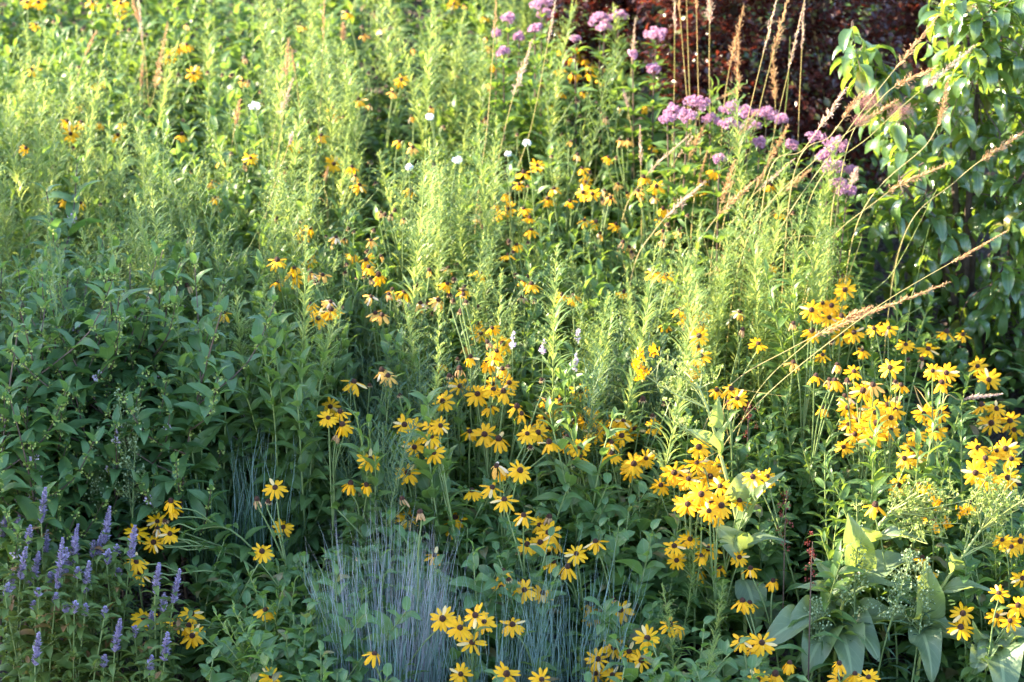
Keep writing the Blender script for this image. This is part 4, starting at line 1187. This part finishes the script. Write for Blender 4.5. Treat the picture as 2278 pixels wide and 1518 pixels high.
for w in GOLD.split():
    a, b = w.split(','); place('goldenrod', float(a), float(b), check=0.8, tilt=0.06, full=True)
for b in ((1560, 1250), (1600, 1390)):
    place('blue_green_plant', b[0], b[1], check=0)
fill('goldenrod', (520, -120, 1250, 430), 40)
fill('goldenrod', (1170, 430, 1880, 700), 50, hs=(0.6, 1.05))
fill('goldenrod', (860, 330, 1080, 520), 14, hs=(0.85, 1.1))
fill('goldenrod', (640, 170, 780, 380), 10, hs=(0.85, 1.1))
fill('goldenrod', (90, 80, 260, 300), 8, hs=(0.85, 1.05))
fill('goldenrod', (560, 440, 1150, 700), 14)
fill('goldenrod', (-60, 40, 460, 500), 34)
fill('goldenrod', (250, 380, 560, 680), 16, hs=(0.6, 0.8))
fill('feathery_plant', (-80, 60, 470, 640), 26)
fill('feathery_plant', (180, 300, 560, 700), 10)
fill('feathery_plant', (480, -60, 1250, 500), 18)
fill('blue_green_plant', (770, 600, 1010, 930), 10)
for b in ((1500, 1210), (1535, 1250), (1580, 1290), (1550, 1370), (1610, 1330), (1520, 1310)):
    place('goldenrod', b[0], b[1], hs=0.5, check=0.4)
fill('blue_green_plant', (1100, 640, 1560, 900), 6)
fill('lanceleaf_plant', (-120, -200, 760, -60), 24)
fill('lanceleaf_plant', (700, -220, 1250, -60), 16)
fill('lanceleaf_plant', (-120, -70, 760, 470), 50)
fill('ovalleaf_plant', (-120, -70, 760, 470), 62)
fill('ovalleaf_plant', (280, 190, 660, 470), 16)
fill('lanceleaf_plant', (700, -70, 1300, 520), 30)
fill('ovalleaf_plant', (800, 100, 1560, 600), 24)
fill('lanceleaf_plant', (1150, 170, 1560, 620), 24)
fill('ovalleaf_plant', (360, 440, 640, 760), 22)
fill('ovalleaf_plant', (560, 520, 820, 1010), 30)
fill('lanceleaf_plant', (560, 620, 820, 1010), 14)
fill('lanceleaf_plant', (800, 500, 1560, 1000), 34)
fill('ovalleaf_plant', (800, 600, 1560, 1000), 20)
fill('lanceleaf_plant', (1400, 280, 1900, 620), 18)
fill('lanceleaf_plant', (1540, 780, 2300, 1150), 40)
fill('lanceleaf_plant', (1780, 560, 2000, 820), 8)
fill('lanceleaf_plant', (420, 1020, 900, 1330), 14, hs=(0.4, 0.6))
MINT = """200,450 20,470 240,640 400,660 190,720 130,560 60,610 330,690 30,720 100,790 290,760 390,800 350,880 60,880 150,930 230,960 40,1000 120,1030
280,900 -30,560 -30,780 -30,940 170,620 260,820 320,610 -10,660 90,700 360,750"""
for w in MINT.split():
    a, b = w.split(','); place('mint_bush', float(a), float(b), check=0, tilt=0.05)
fill('mint_bush', (-60, 760, 380, 1040), 14, hs=(0.55, 0.75))
fill('mint_bush', (-60, 560, 400, 900), 18)
fill('mint_bush', (330, 640, 500, 900), 7, hs=(0.6, 0.75))
fill('broadleaf_plant', (960, 1040, 1480, 1500), 56)
fill('broadleaf_plant', (620, 1010, 980, 1330), 26)
fill('broadleaf_plant', (1400, 930, 1760, 1260), 30)
fill('broadleaf_plant', (430, 1150, 740, 1500), 22)
fill('broadleaf_plant', (1640, 900, 2300, 1230), 30)
fill('broadleaf_plant', (1280, 1300, 1800, 1560), 26)
fill('broadleaf_plant', (2080, 1180, 2320, 1560), 12)
fill('broadleaf_plant', (860, 1420, 1300, 1640), 12)

# ------------------------------------------------------------------ shrubs


def inside(px, py, poly):
    c = False
    for i in range(len(poly)):
        x1, y1 = poly[i]; x2, y2 = poly[i - 1]
        if (y1 > py) != (y2 > py) and px < (x2 - x1) * (py - y1) / (y2 - y1) + x1:
            c = not c
    return c


def shrub(name, label, root, poly, Y0, depth, ntw, tw, per, T, L, W, mat, limbs, droop, extra=None, twr=0.0022):
    """Trunk, limbs and twigs; leaves set along every twig, through the whole thickness of the crown."""
    base = np.array(root)
    e = empty(name, base); tag(e, label, 'shrub')
    s, f = MB(), MB()
    lines = []
    for (x, y, dy) in limbs:
        end = at_y(x, y, Y0 + dy) - base
        Q = curve([[0, 0, 0], end * np.array([0.25, 0.25, 0.45]) + rng.normal(0, 0.03, 3), end * np.array([0.65, 0.65, 0.8]), end], 14)
        s.tube(Q, np.linspace(0.016, 0.004, len(Q)), 6)
        lines.append(Q)
    allp = np.concatenate(lines)
    xs = [p[0] for p in poly]; ys = [p[1] for p in poly]
    got = 0; guard = 0
    while got < ntw and guard < ntw * 40:
        guard += 1
        px, py = rng.uniform(min(xs), max(xs)), rng.uniform(min(ys), max(ys))
        if not inside(px, py, poly):
            continue
        got += 1
        end = at_y(px, py, Y0 + rng.uniform(-depth, depth)) - base
        i = np.argmin(((allp - end) ** 2).sum(1) + rng.random(len(allp)) * 0.02)
        a = allp[i]
        d = end - a; l = np.linalg.norm(d)
        st = end - unit(unit(d) + rng.normal(0, 0.35, 3) + [0, 0, 0.25]) * tw
        Q = curve([a, (a + st) / 2 + [0, 0, 0.1 * l], st, end - [0, 0, droop * tw]], 9)
        s.tube(Q, np.linspace(twr * 1.6, twr * 0.5, len(Q)), 3)
        k = per
        o, tg = on(Q, np.linspace(0.62, 1.0, k))
        az = np.arange(k) * 2.4 + rng.uniform(0, 6)
        dd = unit(np.stack([np.cos(az), np.sin(az), np.full(k, 0.1 - droop)], 1) + 0.6 * tg + rng.normal(0, 0.2, (k, 3)))
        w = rng.random(k) < 0.5
        ll = L * rng.uniform(0.7, 1.2, k)
        nn = np.array([0, 0, 1.0]) + rng.normal(0, 0.35, (k, 3)) + dd * 0.2
        f.leaves(LT[T[0]], o[w], dd[w], nn[w], ll[w], ll[w] * W); f.leaves(LT[T[1]], o[~w], dd[~w], nn[~w], ll[~w], ll[~w] * W)
    part('branches', s.mesh('branches', M['bark']), e)
    part('foliage', f.mesh('foliage', M[mat]), e)
    if extra:
        for (px, py, r) in extra:
            q = MB(); c = at_y(px, py, Y0 - depth - 0.02) - base
            sc = r / 1139.0 * HF * Y0 / math.cos(PITCH)
            k = 420
            c = c + rng.normal(0, 1, (k, 3)) * sc * np.array([0.5, 0.2, 0.35])
            d = unit(rng.normal(0, 1, (k, 3)) + [0.4, 0, 0.3])
            q.leaves(LT['thread'], c + d * sc * 0.1, d, rng.normal(0, 1, (k, 3)), sc * rng.uniform(0.25, 0.7, k), 0.0010)
            part('flower_plume', q.mesh('flower_plume', M['smoke']), e)
    return e


r0 = hit(2150, 870, 0.0)
GY = r0[1] - 0.05
shrub('green_shrub', 'large glossy green shrub with drooping pointed leaves and pink smoke plumes', (r0[0], r0[1], gz(r0[0], r0[1])),
      [(1900, 0), (1870, 60), (1905, 210), (1960, 260), (1925, 380), (1940, 520), (2000, 640), (2060, 740), (2180, 800), (2300, 860), (2560, 900), (2560, -400), (2150, -400), (2090, 60), (1990, 120), (1960, -20)],
      GY, 0.36, 470, 0.17, 9, ('tree', 'tree2'), 0.090, 0.42, 'tree',
      [(1900, 60, -0.1), (1960, 250, 0.2), (2000, 400, -0.3), (2080, -150, 0.1), (2180, 50, -0.25), (2280, -250, 0), (2380, 100, 0.2), (2300, 350, -0.3), (2420, 420, 0), (2120, 300, 0.3), (2230, 600, -0.3)],
      0.55, [(1930, 226, 22), (2000, 250, 26), (1915, 268, 15)])
rA = hit(1660, 300, 0.6); RY = rA[1] + 0.45
shrub('red_shrub', 'dark red leaved shrub behind the pink joe-pye heads', (rA[0], RY, gz(rA[0], RY)),
      [(1440, -260), (1425, 20), (1450, 180), (1500, 330), (1800, 420), (1960, 430), (2000, 250), (2020, -260)],
      RY, 0.38, 1150, 0.12, 13, ('small', 'small'), 0.036, 0.62, 'red',
      [(1480, -60, 0), (1560, -200, 0.1), (1640, 40, -0.2), (1700, -220, 0), (1800, 60, -0.2), (1880, -160, 0.1), (1950, 100, 0), (1560, 160, -0.2), (1760, 220, -0.1)], 0.05, twr=0.0016)
shrub('red_shrub', 'smaller dark red shrub half hidden by the small pink heads', (hit(1330, 200, 0.8)[0], RY + 0.25, gz(0.5, RY + 0.25)),
      [(1200, -120), (1210, 60), (1280, 190), (1440, 190), (1450, -120)],
      RY + 0.25, 0.2, 260, 0.11, 12, ('small', 'small'), 0.036, 0.62, 'red', [(1250, 20, 0), (1330, -80, 0), (1400, 30, 0)], 0.05, twr=0.0016)
shrub('red_shrub', 'dark red shrub peeping over the glossy green shrub', (hit(2120, 100, 0.8)[0], RY + 0.35, gz(1.5, RY + 0.35)),
      [(1960, -260), (1960, 120), (2200, 140), (2320, 60), (2320, -260)],
      RY + 0.35, 0.22, 330, 0.12, 12, ('small', 'small'), 0.038, 0.62, 'red', [(2000, -40, 0), (2100, -160, 0), (2200, 30, 0), (2280, -120, 0)], 0.05, twr=0.0016)
shrub('blue_shrub', 'hazy grey-green bush between pink heads at the far edge', (hit(1400, 120, 0.8)[0], RY + 0.75, gz(0.7, RY + 0.75)),
      [(1180, -300), (1190, 60), (1280, 120), (1480, 140), (1560, 40), (1560, -300)],
      RY + 0.75, 0.25, 520, 0.11, 22, ('small', 'small'), 0.030, 0.3, 'conifer', [(1250, -100, 0), (1340, -250, 0), (1400, -20, 0), (1480, -150, 0)], -0.1, twr=0.0016)

# ------------------------------------------------------------------ ground and ground cover
xs = np.linspace(-30, 30, 121); ys = np.linspace(-6, 60, 133)
gx, gy = np.meshgrid(xs, ys)
V = np.stack([gx, gy, gz(gx, gy)], -1).reshape(-1, 3)
i, j = np.meshgrid(np.arange(len(ys) - 1), np.arange(len(xs) - 1), indexing='ij')
n_ = len(xs)
F = np.stack([i * n_ + j, i * n_ + j + 1, (i + 1) * n_ + j + 1, (i + 1) * n_ + j], -1).reshape(-1, 4)
g = MB(); g.add(V, F)
tag(part('ground', g.mesh('ground', M['soil'])), 'dark mulched soil of the sloping meadow bed', 'ground', kind='structure')

u = MB()
k = 56000
x = rng.uniform(-3.2, 3.2, k); y = np.where(np.arange(k) < 36000, rng.uniform(7.8, 15.0, k), rng.uniform(12.4, 20.0, k))
bare = (x < -1.1) & (y < 9.25) & (rng.random(k) < 0.85)
x, y = x[~bare], y[~bare]
k = len(x)
hh = 0.42 * rng.random(k) ** 1.4
near = (x > 0.45) & (x < 1.75) & (y > 8.4) & (y < 9.35) & (rng.random(k) < 0.8)
hh = np.where(near, hh * 0.15, hh)
hh = np.where(y < 9.4, hh * 0.55, np.where(y > 12.4, hh * 1.9, np.where(y > 11.0, hh * 1.3, hh)))
z = gz(x, y) + hh
az = rng.uniform(0, 6.28, k); el = rng.normal(0.35, 0.35, k)
D = np.stack([np.cos(az) * np.cos(el), np.sin(az) * np.cos(el), np.sin(el)], 1)
Nn = np.array([0, 0, 1.0]) + rng.normal(0, 0.3, (k, 3))
L = rng.uniform(0.045, 0.11, k)
for q, nm in enumerate(('lance', 'lance2', 'ovate', 'narrow')):
    s_ = np.arange(k) % 4 == q
    u.leaves(LT[nm], np.stack([x, y, z], 1)[s_], D[s_], Nn[s_], L[s_], L[s_] * (0.34 if nm != 'narrow' else 0.1))
tag(part('undergrowth', u.mesh('undergrowth', M['undergrowth'])), 'tangled low green leaves filling the gaps between the meadow plants', 'undergrowth', kind='stuff')

t_ = MB()
k = 2600
x = rng.uniform(0.75, 2.2, k); y = rng.uniform(8.0, 9.2, k)
for q in range(k):
    b = np.array([x[q], y[q], gz(x[q], y[q])]); a = rng.uniform(0, 6.28); h = rng.uniform(0.04, 0.10)
    t = np.linspace(0, 1, 4)[:, None]
    ribbon(t_, b + np.concatenate([math.cos(a) * h * 0.5 * t ** 2, math.sin(a) * h * 0.5 * t ** 2, h * t], 1), np.array([1, 0.9, 0.6, 0.1]) * 0.0016)
tag(part('lawn_grass', t_.mesh('lawn_grass', M['green_blade'])), 'short dark green lawn grass at the foot of the bed', 'grass', kind='stuff')

# mulch chips at the bare corner
w = MB()
k = 2500
x = rng.uniform(-2.2, -0.3, k); y = rng.uniform(8.2, 9.5, k)
a = rng.uniform(0, 6.28, k); D = np.stack([np.cos(a), np.sin(a), rng.normal(0, 0.25, k)], 1)
w.leaves(LT['bract'], np.stack([x, y, gz(x, y) + 0.006], 1), D, np.array([0, 0, 1.0]) + rng.normal(0, 0.4, (k, 3)), rng.uniform(0.015, 0.045, k), 0.008)
tag(part('mulch', w.mesh('mulch', M['bark'])), 'brown bark mulch chips on the bare soil', 'mulch', kind='stuff')

# ------------------------------------------------------------------ unseen trees outside the frame, added and shaped to shade the near corner


def shade_tree(loc, h, rad, zlow, n, label, column=False):
    e = empty('shade_tree', loc); tag(e, label, 'tree', 'trees that shade the bed')
    s, f = MB(), MB()
    s.tube(curve([[0, 0, -0.3], [0.05, 0, h * 0.4], [0, 0.05, h * 0.9]], 10), np.linspace(0.16, 0.03, 11), 8)
    tz = rng.random(n) ** (1.0 if column else 1.5)
    a = rng.uniform(0, 6.28, n)
    prof = (rad * (1 - 0.9 * np.abs(2 * tz - 0.9) ** 4) if column else np.minimum(rad * (1 - tz), 0.94 * rad)) * (1 + 0.10 * np.sin(5 * a + 9 * tz) + 0.08 * np.sin(17 * tz + 2 * a)) + 0.06
    rr = np.sqrt(rng.random(n))
    p = np.stack([np.cos(a) * rr * prof, np.sin(a) * rr * prof, zlow + tz * (h - zlow)], 1)
    for i in range(26):
        q = p[rng.integers(n)] * np.array([0.8, 0.8, 1])
        s.tube(curve([[0, 0, max(zlow * 0.7, q[2] - 0.9)], q * np.array([0.5, 0.5, 1]) - [0, 0, 0.25], q], 8), np.linspace(0.05, 0.01, 9)[:9], 5)
    f.leaves(LT['ovate'], p, unit(rng.normal(0, 1, (n, 3)) + [0, 0, -0.3]), np.array([0, 0, 1.0]) + rng.normal(0, 0.6, (n, 3)), rng.uniform(0.10, 0.17, n), 0.075)
    part('trunk', s.mesh('trunk', M['bark']), e); part('crown', f.mesh('crown', M['shade']), e)


SH = np.array([SUND[0], SUND[1]]) / math.hypot(SUND[0], SUND[1])
PR = np.array([SH[1], -SH[0]])      # across the sun, pointing to the far right


def shade_at(u, k, h, rad, zlow, n, label, column=False):
    p = PR * u + SH * k
    shade_tree((p[0], p[1], gz(p[0], p[1])), h, rad, zlow, n, label, column)


shade_at(7.5, 9.0, 5.2, 1.5, 1.6, 13000, 'unseen upright leafy tree, shaped to cast the shade line on the bed', True)
shade_at(8.2, 9.3, 5.35, 3.2, 3.0, 12000, 'unseen low spreading tree, added to widen the shade at the left')
shade_at(5.0, 9.6, 5.2, 1.5, 1.6, 9000, 'second unseen upright tree, added for shade nearer the camera', True)

# ------------------------------------------------------------------ labels that tell the plants apart
MARKS = [('the blue-grey grass tuft', 850, 1350), ('the hyssop spikes', 170, 1260), ('the largest rosinweed', 1950, 1280), ('the mint thicket', 250, 800), ('the dark red shrub', 1660, 120),
         ('the glossy green shrub', 2110, 420), ('the main pink heads', 1650, 260), ('the small pink heads', 1340, 50), ('the fallen tan plume', 1900, 720), ('the bright white flower', 566, 236),
         ('the yellow blossom tuft', 1425, 810), ('the tallest goldenrod stand', 980, 400), ('the cabbage-like rosette', 430, 1450), ('the sparse grass stems', 1280, 1330), ('the lower pink heads', 1860, 350),
         ('the fountain grass', 500, 1050), ('the bright yellow cluster', 1920, 940), ('the lilac spikes', 1220, 765), ('the red dock stalk', 1750, 1140), ('the yellow bank', 1100, 800)]
ORD = ['first', 'second', 'third', 'fourth', 'fifth', 'sixth', 'seventh', 'eighth', 'ninth', 'tenth', 'eleventh', 'twelfth', 'thirteenth', 'fourteenth', 'fifteenth', 'sixteenth', 'seventeenth', 'eighteenth', 'nineteenth', 'twentieth']
sig = {}
for rec in PLANTS:
    o, noun, px, py, grp, ex = rec
    d = sorted(MARKS, key=lambda m: math.hypot((m[1] - px), (m[2] - py) * 1.3))
    m = d[0]
    dx, dy = px - m[1], py - m[2]
    if abs(dx) < 45 and abs(dy) < 45: rel = 'beside'
    elif abs(dx) > abs(dy): rel = 'left of' if dx < 0 else 'right of'
    else: rel = 'behind' if dy < 0 else 'in front of'
    sig.setdefault((noun, rel, m[0]), []).append(rec)
ROWS = {1: [''], 2: ['front row', 'back row'], 3: ['front row', 'middle row', 'back row'], 4: ['front row', 'second row', 'third row', 'back row'],
        5: ['front row', 'second row', 'third row', 'fourth row', 'back row'], 6: ['front row', 'second row', 'third row', 'fourth row', 'fifth row', 'back row']}
for (noun, rel, mk), recs in sig.items():
    nr = min(6, (len(recs) + 11) // 12)
    recs.sort(key=lambda r_: -r_[3])
    for ri, chunk in enumerate(np.array_split(np.arange(len(recs)), nr)):
        row = sorted((recs[q] for q in chunk), key=lambda r_: r_[2])
        for i, r_ in enumerate(row):
            tail = ''
            if len(recs) > 1:
                tail = ', ' + (ROWS[nr][ri] + ' ' if nr > 1 else '') + (ORD[min(i, 19)] if len(row) > 1 else 'alone') + ' from left'
            lab = f'{noun} {rel} {mk}{tail}'
            for cut in (' yellow flower| flower', ' not yet in bloom|', ' on a thin stem|', ' on a leafy stem|', 'black-eyed susan with |susan with ', ' with thread-like leaves|', ' with narrow leaves|',
                        ' topped with loose tiny buds and narrow leaves|', ' with tiny white-green buds|', ' with lance-shaped leaves| lance-leaved', ' with toothed paired leaves|', ' bare | ', ' from left|', 'low green plant|low plant', ' drooping| drooped', ' in front of| before'):
                if len(lab.split()) <= 16:
                    break
                lab = lab.replace(*cut.split('|'))
            r_[0]['label'] = lab

# ------------------------------------------------------------------ light, air, camera
w = bpy.data.worlds.new('World'); scene.world = w; w.use_nodes = True
nt = w.node_tree
sky = nt.nodes.new('ShaderNodeTexSky'); sky.sky_type = 'NISHITA'; sky.sun_disc = False
sky.ozone_density = 1.8; sky.sun_elevation = R(SUN_EL); sky.sun_rotation = R(SUN_AZ)
bg = nt.nodes['Background']; bg.inputs['Strength'].default_value = 0.15
nt.links.new(sky.outputs[0], bg.inputs[0])

sl = bpy.data.lights.new('sun', 'SUN'); sl.energy = 5.0; sl.angle = R(0.5); sl.color = (1.0, 0.86, 0.60)
so = bpy.data.objects.new('sun', sl); COL.objects.link(so)
so.rotation_euler = Vector(SUND).to_track_quat('Z', 'Y').to_euler()

cd = bpy.data.cameras.new('camera'); co = bpy.data.objects.new('camera', cd); COL.objects.link(co)
co.location = CAM; co.rotation_euler = (R(90) - PITCH, 0, 0)
cd.sensor_width = 36; cd.lens = 18 / HF
cd.clip_end = 200
cd.dof.use_dof = True; cd.dof.focus_distance = 9.4; cd.dof.aperture_fstop = 3.4
scene.camera = co

scene.view_settings.view_transform = 'Standard'; scene.view_settings.look = 'None'
scene.view_settings.gamma = 1.0; scene.view_settings.exposure = 2.82
scene.render.engine = 'CYCLES'
cy = scene.cycles
cy.max_bounces = 7; cy.diffuse_bounces = 4; cy.glossy_bounces = 2; cy.transmission_bounces = 4; cy.transparent_max_bounces = 4
cy.sample_clamp_indirect = 4.0
cy.use_denoising = True
